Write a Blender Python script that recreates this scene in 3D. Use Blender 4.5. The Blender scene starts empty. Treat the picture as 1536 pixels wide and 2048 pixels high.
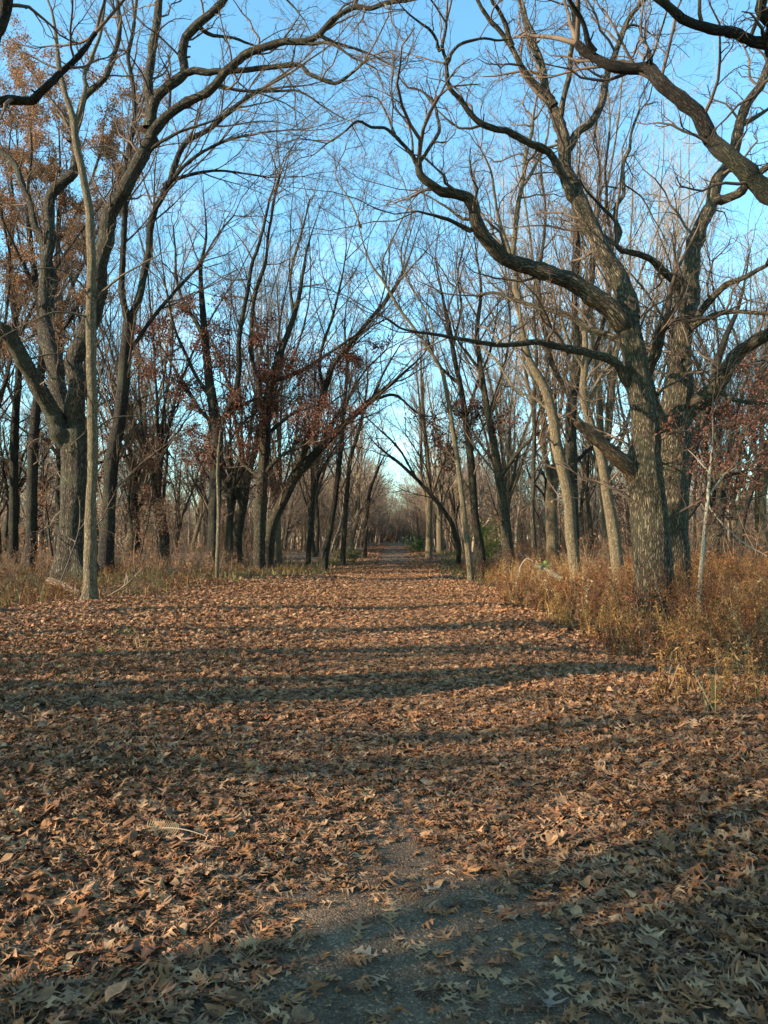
import bpy, math, random
import numpy as np
from mathutils import Vector

S = bpy.context.scene
COL = S.collection
# ------------------------------------------------------------------ camera, sky, sun, exposure
FPX, HCAM = 1550.0, 1.5
PITCH = math.atan(52 / 1550.0)
YAW = math.atan(24 / 1550.0)
cam = bpy.data.cameras.new('camera')
cam.sensor_fit = 'VERTICAL'; cam.sensor_height = 24.0
cam.lens = FPX / 2048.0 * 24.0
cam.clip_end = 3000
camo = bpy.data.objects.new('camera', cam)
camo.location = (0, 0, HCAM)
camo.rotation_euler = (math.pi / 2 + PITCH, 0, YAW)
COL.objects.link(camo); S.camera = camo

SUN_AZ, SUN_EL = 71.0, 22.5          # direction the light travels (from +Y towards +X), elevation
S.view_settings.view_transform = 'Standard'
S.view_settings.look = 'None'
S.view_settings.gamma = 1.0
S.view_settings.exposure = 1.52
w = bpy.data.worlds.new('World'); S.world = w; w.use_nodes = True
wn, wl = w.node_tree.nodes, w.node_tree.links
bg = wn['Background']
sky = wn.new('ShaderNodeTexSky'); sky.sky_type = 'NISHITA'; sky.sun_disc = False
sky.sun_elevation = math.radians(SUN_EL); sky.sun_rotation = math.radians(180 + SUN_AZ)
sky.air_density = 1.0; sky.dust_density = 0.4; sky.ozone_density = 3.0
# thin wisps of cloud low over the wood
tc = wn.new('ShaderNodeTexCoord')
mp = wn.new('ShaderNodeMapping'); mp.inputs['Scale'].default_value = (1.6, 1.6, 7.0)
cn = wn.new('ShaderNodeTexNoise'); cn.inputs['Scale'].default_value = 2.6; cn.inputs['Detail'].default_value = 8; cn.inputs['Roughness'].default_value = .62
cr = wn.new('ShaderNodeMapRange'); cr.inputs[1].default_value = .52; cr.inputs[2].default_value = .78; cr.inputs[4].default_value = .75
sx = wn.new('ShaderNodeSeparateXYZ')
lo = wn.new('ShaderNodeMapRange'); lo.inputs[1].default_value = .46; lo.inputs[2].default_value = .10
mu = wn.new('ShaderNodeMath'); mu.operation = 'MULTIPLY'
mixc = wn.new('ShaderNodeMix'); mixc.data_type = 'RGBA'
wl.new(tc.outputs['Generated'], mp.inputs[0]); wl.new(mp.outputs[0], cn.inputs['Vector']); wl.new(cn.outputs[0], cr.inputs[0])
wl.new(tc.outputs['Generated'], sx.inputs[0]); wl.new(sx.outputs[2], lo.inputs[0])
wl.new(cr.outputs[0], mu.inputs[0]); wl.new(lo.outputs[0], mu.inputs[1]); wl.new(mu.outputs[0], mixc.inputs[0])
wb = wn.new('ShaderNodeMixRGB'); wb.blend_type = 'MULTIPLY'; wb.inputs[0].default_value = 1; wb.inputs[2].default_value = (.79, 1.11, .99, 1)   # the camera's cyan white balance
wl.new(sky.outputs[0], wb.inputs[1]); wl.new(wb.outputs[0], mixc.inputs[6]); mixc.inputs[7].default_value = (5.2, 5.4, 5.6, 1)
wl.new(mixc.outputs[2], bg.inputs[0])
bg.inputs[1].default_value = 0.15
sl = bpy.data.lights.new('sun', 'SUN'); sl.energy = 5.0; sl.angle = math.radians(0.5); sl.color = (1.0, .86, .65)
so = bpy.data.objects.new('sun', sl); COL.objects.link(so)
sd = Vector((math.sin(math.radians(SUN_AZ)) * math.cos(math.radians(SUN_EL)), math.cos(math.radians(SUN_AZ)) * math.cos(math.radians(SUN_EL)), -math.sin(math.radians(SUN_EL))))
so.rotation_euler = sd.to_track_quat('-Z', 'Y').to_euler(); so.location = (-30, -20, 30)

# ------------------------------------------------------------------ geometry helpers
def nrm(v): return v / np.maximum(np.linalg.norm(v, axis=-1, keepdims=True), 1e-9)

_hr = np.random.default_rng(5)
_hk = [(_hr.uniform(-1, 1, 2) * s, _hr.uniform(0, 6.28), a) for s, a in ((.12, .10), (.2, .08), (.35, .05), (.6, .035), (1.1, .02), (2.1, .012), (3.7, .008)) for _ in range(2)]
def H(x, y):
    """height of the ground"""
    x = np.asarray(x, float); y = np.asarray(y, float)
    z = np.zeros(np.broadcast(x, y).shape)
    for k, ph, a in _hk: z = z + a * np.sin(k[0] * x + k[1] * y + ph)
    path = np.exp(-(x / 2.2) ** 2)
    z = z * (1 - .8 * path) * np.clip((np.hypot(x, y) - 1) / 6, .15, 1)
    z = z - .10 * np.exp(-((x - 3.6) / .9) ** 2) * (1 - np.exp(-(y / 9) ** 2))       # shallow ditch by the weeds
    z = z + .10 * np.exp(-((x + 6.5) / 2.5) ** 2) * np.exp(-((y - 20) / 7) ** 2)
    z = z + np.clip((y - 60) / 60, 0, 1) ** 2 * .6                                   # the ground climbs gently far down the path
    return z

def noise2(x, y, s, seed):
    r = np.random.default_rng(seed); z = 0
    for i in range(6):
        k = r.normal(0, 1, 2) * s * (1.6 ** (i % 3)); z = z + np.sin(k[0] * x + k[1] * y + r.uniform(0, 6.28)) / (1 + (i % 3))
    return z / 3.0

def ray(u, v):
    x, y = (u - 768) / FPX, -(v - 1024) / FPX
    cp, sp = math.cos(PITCH), math.sin(PITCH)
    fy, fz = cp - y * sp, sp + y * cp
    cy, sy = math.cos(YAW), math.sin(YAW)
    return np.array([x * cy - fy * sy, x * sy + fy * cy, fz])
def at(u, v, D):
    r = ray(u, v); return np.array([0, 0, HCAM]) + r * (D / r[1])
def on_ground(u, v):
    r = ray(u, v); t = HCAM / -r[2]
    for _ in range(12):
        p = r * t; t = (HCAM - float(H(p[0], p[1]))) / -r[2]
    p = r * t; return np.array([p[0], p[1], float(H(p[0], p[1]))])

class MB:
    """collects vertices and faces for one mesh"""
    def __init__(s): s.V = []; s.F = {3: [], 4: []}; s.B = []; s.C = []; s.n = 0
    def add(s, V, F, bark=None, col=None):
        s.V.append(V); s.F[F.shape[1]].append(F + s.n)
        s.B.append(bark if bark is not None else V); s.C.append(col if col is not None else np.ones((len(V), 3)))
        s.n += len(V)
    def mesh(s, name, mat, smooth=True):
        me = bpy.data.meshes.new(name)
        V = np.concatenate(s.V) if s.V else np.zeros((0, 3))
        me.vertices.add(len(V)); me.vertices.foreach_set('co', V.astype(np.float32).ravel())
        q = np.concatenate(s.F[4]) if s.F[4] else np.zeros((0, 4), int)
        t = np.concatenate(s.F[3]) if s.F[3] else np.zeros((0, 3), int)
        me.loops.add(q.size + t.size); me.loops.foreach_set('vertex_index', np.concatenate([q.ravel(), t.ravel()]).astype(np.int32))
        me.polygons.add(len(q) + len(t))
        me.polygons.foreach_set('loop_start', np.concatenate([np.arange(len(q)) * 4, q.size + np.arange(len(t)) * 3]).astype(np.int32))
        me.update(calc_edges=True)
        me.polygons.foreach_set('use_smooth', np.full(len(q) + len(t), smooth))
        a = me.attributes.new('bark', 'FLOAT_VECTOR', 'POINT'); a.data.foreach_set('vector', np.concatenate(s.B).astype(np.float32).ravel())
        c = me.attributes.new('tint', 'FLOAT_COLOR', 'POINT')
        C = np.concatenate(s.C); c.data.foreach_set('color', np.c_[C, np.ones(len(C))].astype(np.float32).ravel())
        me.materials.append(mat); me.update()
        return me
    def build(s, name, mat, parent=None, smooth=True):
        o = bpy.data.objects.new(name, s.mesh(name, mat, smooth)); COL.objects.link(o)
        if parent is not None: o.parent = parent
        return o

def tubes(P, R, n, rng=None, lump=0.0, flare=0.0, ridge=0.0, furrow=0.0):
    """P (N,m,3) centre lines, R (N,m) radii -> verts, quads, bark coordinates"""
    N, m, _ = P.shape
    T = nrm(np.gradient(P, axis=1))
    ch = nrm(P[:, -1] - P[:, 0]); ax = np.zeros((N, 3)); ax[np.arange(N), np.argmin(np.abs(ch), 1)] = 1
    U = nrm(np.cross(T, ax[:, None, :])); W = np.cross(T, U)
    th = np.arange(n) / n * 2 * np.pi
    s = np.concatenate([np.zeros((N, 1)), np.cumsum(np.linalg.norm(np.diff(P, axis=1), axis=2), 1)], 1)
    r = np.repeat(R[:, :, None], n, 2)
    if rng is not None and (lump or flare or ridge):
        ph = rng.uniform(0, 6.28, (N, 4))
        f = 1 + lump * (np.sin(2 * th[None, None] + s[:, :, None] * 1.3 + ph[:, None, 0:1]) * .6 + np.sin(3 * th[None, None] - s[:, :, None] * 2.1 + ph[:, None, 1:2]) * .4 + np.sin(s[:, :, None] * 4.3 + th[None, None] + ph[:, None, 2:3]) * .5)
        f = f + ridge * rng.normal(0, 1, f.shape)
        if furrow:
            ss = s[:, :, None]
            for k_, a_ in ((7, .8), (11, 1.), (16, 1.), (23, .7)):
                f = f + furrow * a_ * np.sin(k_ * th[None, None] + rng.uniform(0, 6.28) + 1.1 * np.sin(ss * rng.uniform(1.5, 3.5) + rng.uniform(0, 6)))
        if flare:
            e = np.exp(-np.maximum(s - .25, 0) / (R[:, :1] * 1.1))[:, :, None]
            f = f + flare * e * (.55 + .45 * np.sin(5 * th[None, None] + ph[:, None, 3:4]) + .25 * np.sin(3 * th[None, None] + ph[:, None, 1:2]))
        r = r * f
    V = P[:, :, None, :] + r[..., None] * (np.cos(th)[None, None, :, None] * U[:, :, None, :] + np.sin(th)[None, None, :, None] * W[:, :, None, :])
    R0 = R.max(1)[:, None, None]
    B = np.stack([np.cos(th)[None, None] * R0 + np.zeros_like(r), np.sin(th)[None, None] * R0 + np.zeros_like(r), s[:, :, None] * .2 + np.zeros_like(r)], -1)
    B = B + (np.arange(N) * 3.7)[:, None, None, None]
    i = (np.arange(N)[:, None, None] * m + np.arange(m - 1)[None, :, None]) * n + np.arange(n)[None, None, :]
    j = (np.arange(N)[:, None, None] * m + np.arange(m - 1)[None, :, None]) * n + (np.arange(n)[None, None, :] + 1) % n
    F = np.stack([i, j, j + n, i + n], -1).reshape(-1, 4)
    return V.reshape(-1, 3), F, B.reshape(-1, 3)

def walk(p0, d0, L, m, wig, trop, rng):
    N = len(p0); P = np.empty((N, m, 3)); P[:, 0] = p0; d = nrm(d0); st = (np.broadcast_to(L, (N,)) / (m - 1))[:, None]
    for i in range(1, m):
        d = nrm(d + rng.normal(0, wig, (N, 3)) + np.array([0, 0, trop]))
        P[:, i] = P[:, i - 1] + d * st
    return P

def spawn(P, R, k, t0, t1, a0, a1, L0, Lt, rr, rmax, rmin, m, wig, trop, rng, rtip=.45, flat=None):
    """k children along every branch of P"""
    N, mm, _ = P.shape
    t = t0 + (t1 - t0) * (np.arange(k)[None] + rng.uniform(0, 1, (N, k))) / k
    f = t * (mm - 1); i = np.minimum(f.astype(int), mm - 2); f = f - i
    n = np.arange(N)[:, None]
    p = P[n, i] * (1 - f)[..., None] + P[n, i + 1] * f[..., None]
    tg = nrm(P[n, i + 1] - P[n, i]); rl = R[n, i] * (1 - f) + R[n, i + 1] * f
    q = rng.normal(0, 1, tg.shape)
    if flat is not None: q = q * flat
    q = nrm(q - (q * tg).sum(-1, keepdims=True) * tg)
    a = rng.uniform(a0, a1, (N, k))[..., None]
    d = np.cos(a) * tg + np.sin(a) * q
    L = np.broadcast_to(np.asarray(L0, float).reshape(-1, 1), (N, k)) * (1 - Lt * t) * rng.uniform(.55, 1.25, (N, k))
    P2 = walk(p.reshape(-1, 3), d.reshape(-1, 3), L.ravel(), m, wig, trop, rng)
    r0 = np.clip(rl.ravel() * rr, rmin, rmax)
    R2 = r0[:, None] * np.linspace(1, rtip, m)[None]
    R2 = np.maximum(R2, rmin * .6)
    return P2, R2

# ------------------------------------------------------------------ materials
def mat(name):
    m = bpy.data.materials.new(name); m.use_nodes = True
    n, l = m.node_tree.nodes, m.node_tree.links
    b = n['Principled BSDF']; b.inputs['Roughness'].default_value = .9; b.inputs['Specular IOR Level'].default_value = .2
    return m, n, l, b
def ramp(n, stops):
    r = n.new('ShaderNodeValToRGB'); e = r.color_ramp.elements
    while len(e) < len(stops): e.new(.5)
    for el, (p, c) in zip(e, stops): el.position = p; el.color = (*c, 1)
    return r

def bark_mat(name, dark, mid, light, moss=(.10, .105, .055), moss_amt=.4, scale=30, bump=.9):
    m, n, l, b = mat(name)
    at_ = n.new('ShaderNodeAttribute'); at_.attribute_name = 'bark'
    nz = n.new('ShaderNodeTexNoise'); nz.inputs['Scale'].default_value = scale * .55; nz.inputs['Detail'].default_value = 5
    dis = n.new('ShaderNodeMixRGB'); dis.blend_type = 'ADD'; dis.inputs[0].default_value = .12
    vo = n.new('ShaderNodeTexVoronoi'); vo.feature = 'DISTANCE_TO_EDGE'; vo.inputs['Scale'].default_value = scale
    l.new(at_.outputs['Vector'], nz.inputs['Vector']); l.new(at_.outputs['Vector'], dis.inputs[1]); l.new(nz.outputs['Color'], dis.inputs[2]); l.new(dis.outputs[0], vo.inputs['Vector'])
    mr = n.new('ShaderNodeMapRange'); mr.inputs[2].default_value = .28; l.new(vo.outputs['Distance'], mr.inputs[0])
    mixh = n.new('ShaderNodeMath'); mixh.operation = 'MULTIPLY_ADD'; l.new(nz.outputs[0], mixh.inputs[0]); mixh.inputs[1].default_value = .7; l.new(mr.outputs[0], mixh.inputs[2])
    hs = n.new('ShaderNodeMath'); hs.operation = 'MULTIPLY'; hs.inputs[1].default_value = .6; l.new(mixh.outputs[0], hs.inputs[0])
    rp = ramp(n, [(.12, dark), (.5, mid), (.85, light)]); l.new(hs.outputs[0], rp.inputs[0])
    tco = n.new('ShaderNodeTexCoord')
    big = n.new('ShaderNodeTexNoise'); big.inputs['Scale'].default_value = 1.1; big.inputs['Detail'].default_value = 6; l.new(tco.outputs['Object'], big.inputs['Vector'])
    bm = n.new('ShaderNodeMapRange'); bm.inputs[1].default_value = .48; bm.inputs[2].default_value = .68; bm.inputs[4].default_value = moss_amt; l.new(big.outputs[0], bm.inputs[0])
    mx = n.new('ShaderNodeMixRGB'); l.new(bm.outputs[0], mx.inputs[0]); l.new(rp.outputs[0], mx.inputs[1]); mx.inputs[2].default_value = (*moss, 1)
    l.new(mx.outputs[0], b.inputs['Base Color'])
    bp = n.new('ShaderNodeBump'); bp.inputs['Strength'].default_value = bump; bp.inputs['Distance'].default_value = .05; l.new(mixh.outputs[0], bp.inputs['Height']); l.new(bp.outputs[0], b.inputs['Normal'])
    return m

def tint_mat(name, rough=.8, trans=0.0, var=.25, vs=9.0):
    m, n, l, b = mat(name); b.inputs['Roughness'].default_value = rough
    a = n.new('ShaderNodeAttribute'); a.attribute_name = 'tint'
    tco = n.new('ShaderNodeTexCoord'); nz = n.new('ShaderNodeTexNoise'); nz.inputs['Scale'].default_value = vs; nz.inputs['Detail'].default_value = 4
    l.new(tco.outputs['Object'], nz.inputs['Vector'])
    mr = n.new('ShaderNodeMapRange'); mr.inputs[1].default_value = .3; mr.inputs[2].default_value = .7; mr.inputs[3].default_value = 1 - var; mr.inputs[4].default_value = 1 + var; l.new(nz.outputs[0], mr.inputs[0])
    mx = n.new('ShaderNodeMixRGB'); mx.blend_type = 'MULTIPLY'; mx.inputs[0].default_value = 1; l.new(a.outputs['Color'], mx.inputs[1]); l.new(mr.outputs[0], mx.inputs[2])
    l.new(mx.outputs[0], b.inputs['Base Color'])
    if trans:
        tr = n.new('ShaderNodeBsdfTranslucent'); l.new(mx.outputs[0], tr.inputs[0]); ms = n.new('ShaderNodeMixShader'); ms.inputs[0].default_value = trans
        l.new(b.outputs[0], ms.inputs[1]); l.new(tr.outputs[0], ms.inputs[2]); l.new(ms.outputs[0], n['Material Output'].inputs[0])
    return m

BARK = bark_mat('shaded_oak_bark', (.015, .011, .008), (.054, .039, .026), (.13, .098, .062), scale=24, bump=1)  # near-silhouette shade is put into this darker oak bark colour
RIDGED_LIT = bark_mat('lit_ridged_oak_bark', (.016, .012, .008), (.088, .064, .039), (.205, .155, .095), scale=27, bump=1)  # brighter copy of the oak bark, with the sunlit tone in its colour
BARK_PALE = bark_mat('pale_bark', (.045, .033, .021), (.14, .102, .06), (.25, .187, .112), scale=36, moss_amt=.1, bump=.6)
BARK_DARK_SHADED = bark_mat('dark_shaded_bark', (.012, .009, .007), (.034, .025, .018), (.075, .056, .039), scale=32)  # dark bark with the shade on limbs and trunks painted in as well
BROKEN = bark_mat('broken_wood', (.045, .027, .017), (.14, .082, .045), (.27, .18, .11), moss_amt=.05, scale=22)
SPLINT = bark_mat('splintered_wood', (.12, .06, .03), (.30, .17, .085), (.42, .28, .16), moss_amt=0, scale=30)
def twig_mat(name, c1, c2):
    m, n, l, b = mat(name)
    tco = n.new('ShaderNodeTexCoord'); nz = n.new('ShaderNodeTexNoise'); nz.inputs['Scale'].default_value = 1.7; l.new(tco.outputs['Object'], nz.inputs['Vector'])
    r = ramp(n, [(.35, c1), (.65, c2)]); l.new(nz.outputs[0], r.inputs[0]); l.new(r.outputs[0], b.inputs['Base Color'])
    return m
TWIG = twig_mat('twig_bark', (.062, .041, .028), (.14, .093, .062))
TWIG_PALE_LIT = twig_mat('pale_lit_twig_bark', (.25, .18, .125), (.40, .30, .215))  # pale copy of the twig bark; direct sun is painted into the colour
LITTER = tint_mat('dry_leaf', rough=.75, var=.3, vs=24)
FOLIAGE = tint_mat('held_leaf', rough=.7, trans=.3, var=.15)
STALK = tint_mat('dry_stalk', rough=.85, trans=.12, var=.2)

# ------------------------------------------------------------------ ground and path
def tag(o, label=None, cat=None, group=None, kind=None):
    if label: o['label'] = label
    if cat: o['category'] = cat
    if group: o['group'] = group
    if kind: o['kind'] = kind
    return o

def ground_mat():
    m, n, l, b = mat('forest_floor')
    tco = n.new('ShaderNodeTexCoord')
    v = n.new('ShaderNodeTexVoronoi'); v.inputs['Scale'].default_value = 11; v.inputs['Randomness'].default_value = 1
    nz = n.new('ShaderNodeTexNoise'); nz.inputs['Scale'].default_value = 30; nz.inputs['Detail'].default_value = 6
    d = n.new('ShaderNodeMixRGB'); d.blend_type = 'ADD'; d.inputs[0].default_value = .08
    l.new(tco.outputs['Object'], nz.inputs['Vector']); l.new(tco.outputs['Object'], d.inputs[1]); l.new(nz.outputs['Color'], d.inputs[2]); l.new(d.outputs[0], v.inputs['Vector'])
    sp = n.new('ShaderNodeSeparateColor'); l.new(v.outputs['Color'], sp.inputs[0])
    r = ramp(n, [(0, (.035, .021, .013)), (.35, (.085, .05, .03)), (.7, (.15, .093, .056)), (1, (.22, .145, .088))]); l.new(sp.outputs[0], r.inputs[0])
    big = n.new('ShaderNodeTexNoise'); big.inputs['Scale'].default_value = .5; big.inputs['Detail'].default_value = 5; l.new(tco.outputs['Object'], big.inputs['Vector'])
    bm = n.new('ShaderNodeMapRange'); bm.inputs[1].default_value = .45; bm.inputs[2].default_value = .7; bm.inputs[4].default_value = .55; l.new(big.outputs[0], bm.inputs[0])
    mx = n.new('ShaderNodeMixRGB'); l.new(bm.outputs[0], mx.inputs[0]); l.new(r.outputs[0], mx.inputs[1]); mx.inputs[2].default_value = (.075, .062, .038, 1)
    l.new(mx.outputs[0], b.inputs['Base Color'])
    bp = n.new('ShaderNodeBump'); bp.inputs['Strength'].default_value = 1; bp.inputs['Distance'].default_value = .05; l.new(sp.outputs[1], bp.inputs['Height']); l.new(bp.outputs[0], b.inputs['Normal'])
    return m
def gravel_mat():
    m, n, l, b = mat('gravel')
    tco = n.new('ShaderNodeTexCoord')
    nz = n.new('ShaderNodeTexNoise'); nz.inputs['Scale'].default_value = 3.2; nz.inputs['Detail'].default_value = 9; nz.inputs['Roughness'].default_value = .7; l.new(tco.outputs['Object'], nz.inputs['Vector'])
    r = ramp(n, [(.3, (.08, .052, .033)), (.5, (.135, .09, .057)), (.72, (.20, .14, .092))]); l.new(nz.outputs[0], r.inputs[0])
    v = n.new('ShaderNodeTexVoronoi'); v.inputs['Scale'].default_value = 120; l.new(tco.outputs['Object'], v.inputs['Vector'])
    sp = n.new('ShaderNodeSeparateColor'); l.new(v.outputs['Color'], sp.inputs[0])
    pr = ramp(n, [(0, (.55, .5, .46)), (.78, (1, .95, .9)), (.9, (1.25, 1.2, 1.1)), (1, (2.1, 1.9, 1.65))]); l.new(sp.outputs[0], pr.inputs[0])
    mx = n.new('ShaderNodeMixRGB'); mx.blend_type = 'MULTIPLY'; mx.inputs[0].default_value = 1; l.new(r.outputs[0], mx.inputs[1]); l.new(pr.outputs[0], mx.inputs[2])
    l.new(mx.outputs[0], b.inputs['Base Color'])
    ad = n.new('ShaderNodeMath'); ad.operation = 'MULTIPLY_ADD'; l.new(nz.outputs[0], ad.inputs[0]); ad.inputs[1].default_value = .6
    inv = n.new('ShaderNodeMath'); inv.operation = 'SUBTRACT'; inv.inputs[0].default_value = .6; l.new(v.outputs['Distance'], inv.inputs[1]); l.new(inv.outputs[0], ad.inputs[2])
    bp = n.new('ShaderNodeBump'); bp.inputs['Strength'].default_value = .9; bp.inputs['Distance'].default_value = .004; l.new(ad.outputs[0], bp.inputs['Height']); l.new(bp.outputs[0], b.inputs['Normal'])
    return m

def sheet(name, xs, ys, lift, m, keep=None):
    X, Y = np.meshgrid(xs, ys); Z = H(X, Y) + lift
    nx, ny = len(xs), len(ys)
    i = np.arange(ny - 1)[:, None] * nx + np.arange(nx - 1)[None]
    F = np.stack([i, i + 1, i + 1 + nx, i + nx], -1).reshape(-1, 4)
    mb = MB(); mb.add(np.stack([X, Y, Z], -1).reshape(-1, 3), F)
    return tag(mb.build(name, m), kind='structure')
tt = np.linspace(-1, 1, 301)
gx = np.sign(tt) * (np.abs(tt) * 18 + np.abs(tt) ** 5 * 600)
ty = np.linspace(0, 1, 330)
gy = -14 + ty * 60 + ty ** 5 * 700
sheet('ground', gx, gy, 0, ground_mat())
def path_sheet():
    ys = np.concatenate([np.arange(-6, 40, .2), np.arange(40, 170, 1.0)]); k = 17
    e = np.linspace(-1, 1, k)
    wl_ = 1.15 + .18 * noise2(ys, ys * 0, 1.3, 3) ; wr_ = 1.2 + .18 * noise2(ys, ys * 0 + 4, 1.3, 4)
    X = np.where(e[None] < 0, e[None] * wl_[:, None], e[None] * wr_[:, None]); Y = np.repeat(ys[:, None], k, 1)
    Z = H(X, Y) + .012 * (1 - e[None] ** 4) + .004
    i = np.arange(len(ys) - 1)[:, None] * k + np.arange(k - 1)[None]
    mb = MB(); mb.add(np.stack([X, Y, Z], -1).reshape(-1, 3), np.stack([i, i + 1, i + 1 + k, i + k], -1).reshape(-1, 4))
    tag(mb.build('path', gravel_mat()), kind='structure')
path_sheet()

# ------------------------------------------------------------------ trees traced limb by limb
def spline(pts, step):
    """Catmull-Rom through rows of pts, resampled"""
    P = np.asarray(pts, float)
    if len(P) < 3:
        return P[0] + (P[-1] - P[0]) * np.linspace(0, 1, 6)[:, None]
    Q = np.vstack([2 * P[0] - P[1], P, 2 * P[-1] - P[-2]]); out = []
    for i in range(1, len(Q) - 2):
        L = np.linalg.norm(Q[i + 1, :2] - Q[i, :2]); n = max(2, int(L / step))
        t = np.linspace(0, 1, n, endpoint=False)[:, None]
        a, b, c, d = Q[i - 1], Q[i], Q[i + 1], Q[i + 2]
        out.append(.5 * (2 * b + (c - a) * t + (2 * a - 5 * b + 4 * c - d) * t ** 2 + (3 * b - a - 3 * c + d) * t ** 3))
    out.append(P[-1:]); return np.vstack(out)

OAK = dict(den=1.5, L1=2.3, k2=7, k3=6, L2=.42, L3=.38, a=(.6, 1.3), wig=.26, trop=.05, r1=.035, t0=.25)
ELM = dict(den=1.9, L1=4.2, k2=12, k3=8, L2=.36, L3=.36, a=(.3, .75), wig=.10, trop=.035, r1=.042, t0=.28)
SAP = dict(den=2.0, L1=1.1, k2=5, k3=3, L2=.4, L3=.4, a=(.6, 1.1), wig=.12, trop=.04, r1=.012, t0=.35)
def ramify(P, R, st, rng, mb, tips=True, lv=3, leaf=None):
    """side branches, twigs and twiglets for one centre line P (m,3), R (m)"""
    L = np.linalg.norm(np.diff(P, axis=0), axis=1).sum()
    k = max(1, int(L * (1 - st['t0']) * st['den']))
    out = []
    P1, R1 = spawn(P[None], R[None], k, st['t0'], .99, *st['a'], st['L1'], .25, .5, st['r1'], .007, 8, st['wig'], st['trop'], rng, rtip=.25)
    if tips:
        nt = 3; d = nrm(P[-1] - P[-3]); dd = nrm(d + rng.normal(0, .38, (nt, 3)))
        Pt = walk(np.repeat(P[-1][None], nt, 0), dd, rng.uniform(.7, 1.3, nt) * st['L1'] * 1.1, 8, st['wig'], st['trop'], rng)
        Rt = np.clip(R[-1] * .75, .006, .06) * np.linspace(1, .2, 8)[None] * np.ones((nt, 1))
        P1 = np.concatenate([P1, Pt]); R1 = np.concatenate([R1, Rt])
    mb.add(*tubes(P1, R1, 5))
    L1 = np.linalg.norm(np.diff(P1, axis=1), axis=2).sum(1)
    P2, R2 = spawn(P1, R1, st['k2'], .2, 1, .4, 1.0, L1 * st['L2'], .4, .6, .014, .005, 6, st['wig'] * 1.1, st['trop'], rng, rtip=.4)
    mb.add(*tubes(P2, R2, 3))
    if lv > 2:
        L2 = np.linalg.norm(np.diff(P2, axis=1), axis=2).sum(1)
        P3, R3 = spawn(P2, R2, st['k3'], .2, 1, .4, 1.1, np.maximum(L2 * st['L3'], .12), .3, .65, .006, .0035, 4, st['wig'] * 1.2, st['trop'], rng, rtip=.6)
        mb.add(*tubes(P3, R3, 3))
        return P1, P2, P3
    return P1, P2, P2

def leaf_cards(mb, pts, size, pal, rng, spread=.12):
    """small bent leaves around points; each is two quads folded on the midrib with a pointed outline"""
    N = len(pts); c = pts + rng.normal(0, spread, (N, 3))
    d = nrm(rng.normal(0, 1, (N, 3)) + np.array([0, 0, -.5])); q = nrm(np.cross(d, rng.normal(0, 1, (N, 3)))); nn = np.cross(d, q)
    s = size * rng.uniform(.6, 1.3, (N, 1))
    z = np.zeros((N, 1))
    rows = [c, c + d * s * .35 + q * s * .3 + nn * s * .1, c + d * s * 1.0, c + d * s * .35 - q * s * .3 + nn * s * .1, c + d * s * .45 - nn * s * .05]
    V = np.stack(rows, 1).reshape(-1, 3); b = np.arange(N)[:, None] * 5
    F = np.concatenate([b + np.array([[0, 1, 2, 4]]), b + np.array([[0, 4, 2, 3]])])
    col = pal[rng.integers(0, len(pal), N)] * rng.uniform(.75, 1.25, (N, 1))
    mb.add(V, F, col=np.repeat(col, 5, 0))

RED = np.array([(.125, .042, .026), (.16, .062, .038), (.09, .036, .026), (.19, .085, .05)])
RUST = np.array([(.26, .12, .055), (.32, .165, .075), (.20, .09, .05), (.35, .20, .11)])

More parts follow.
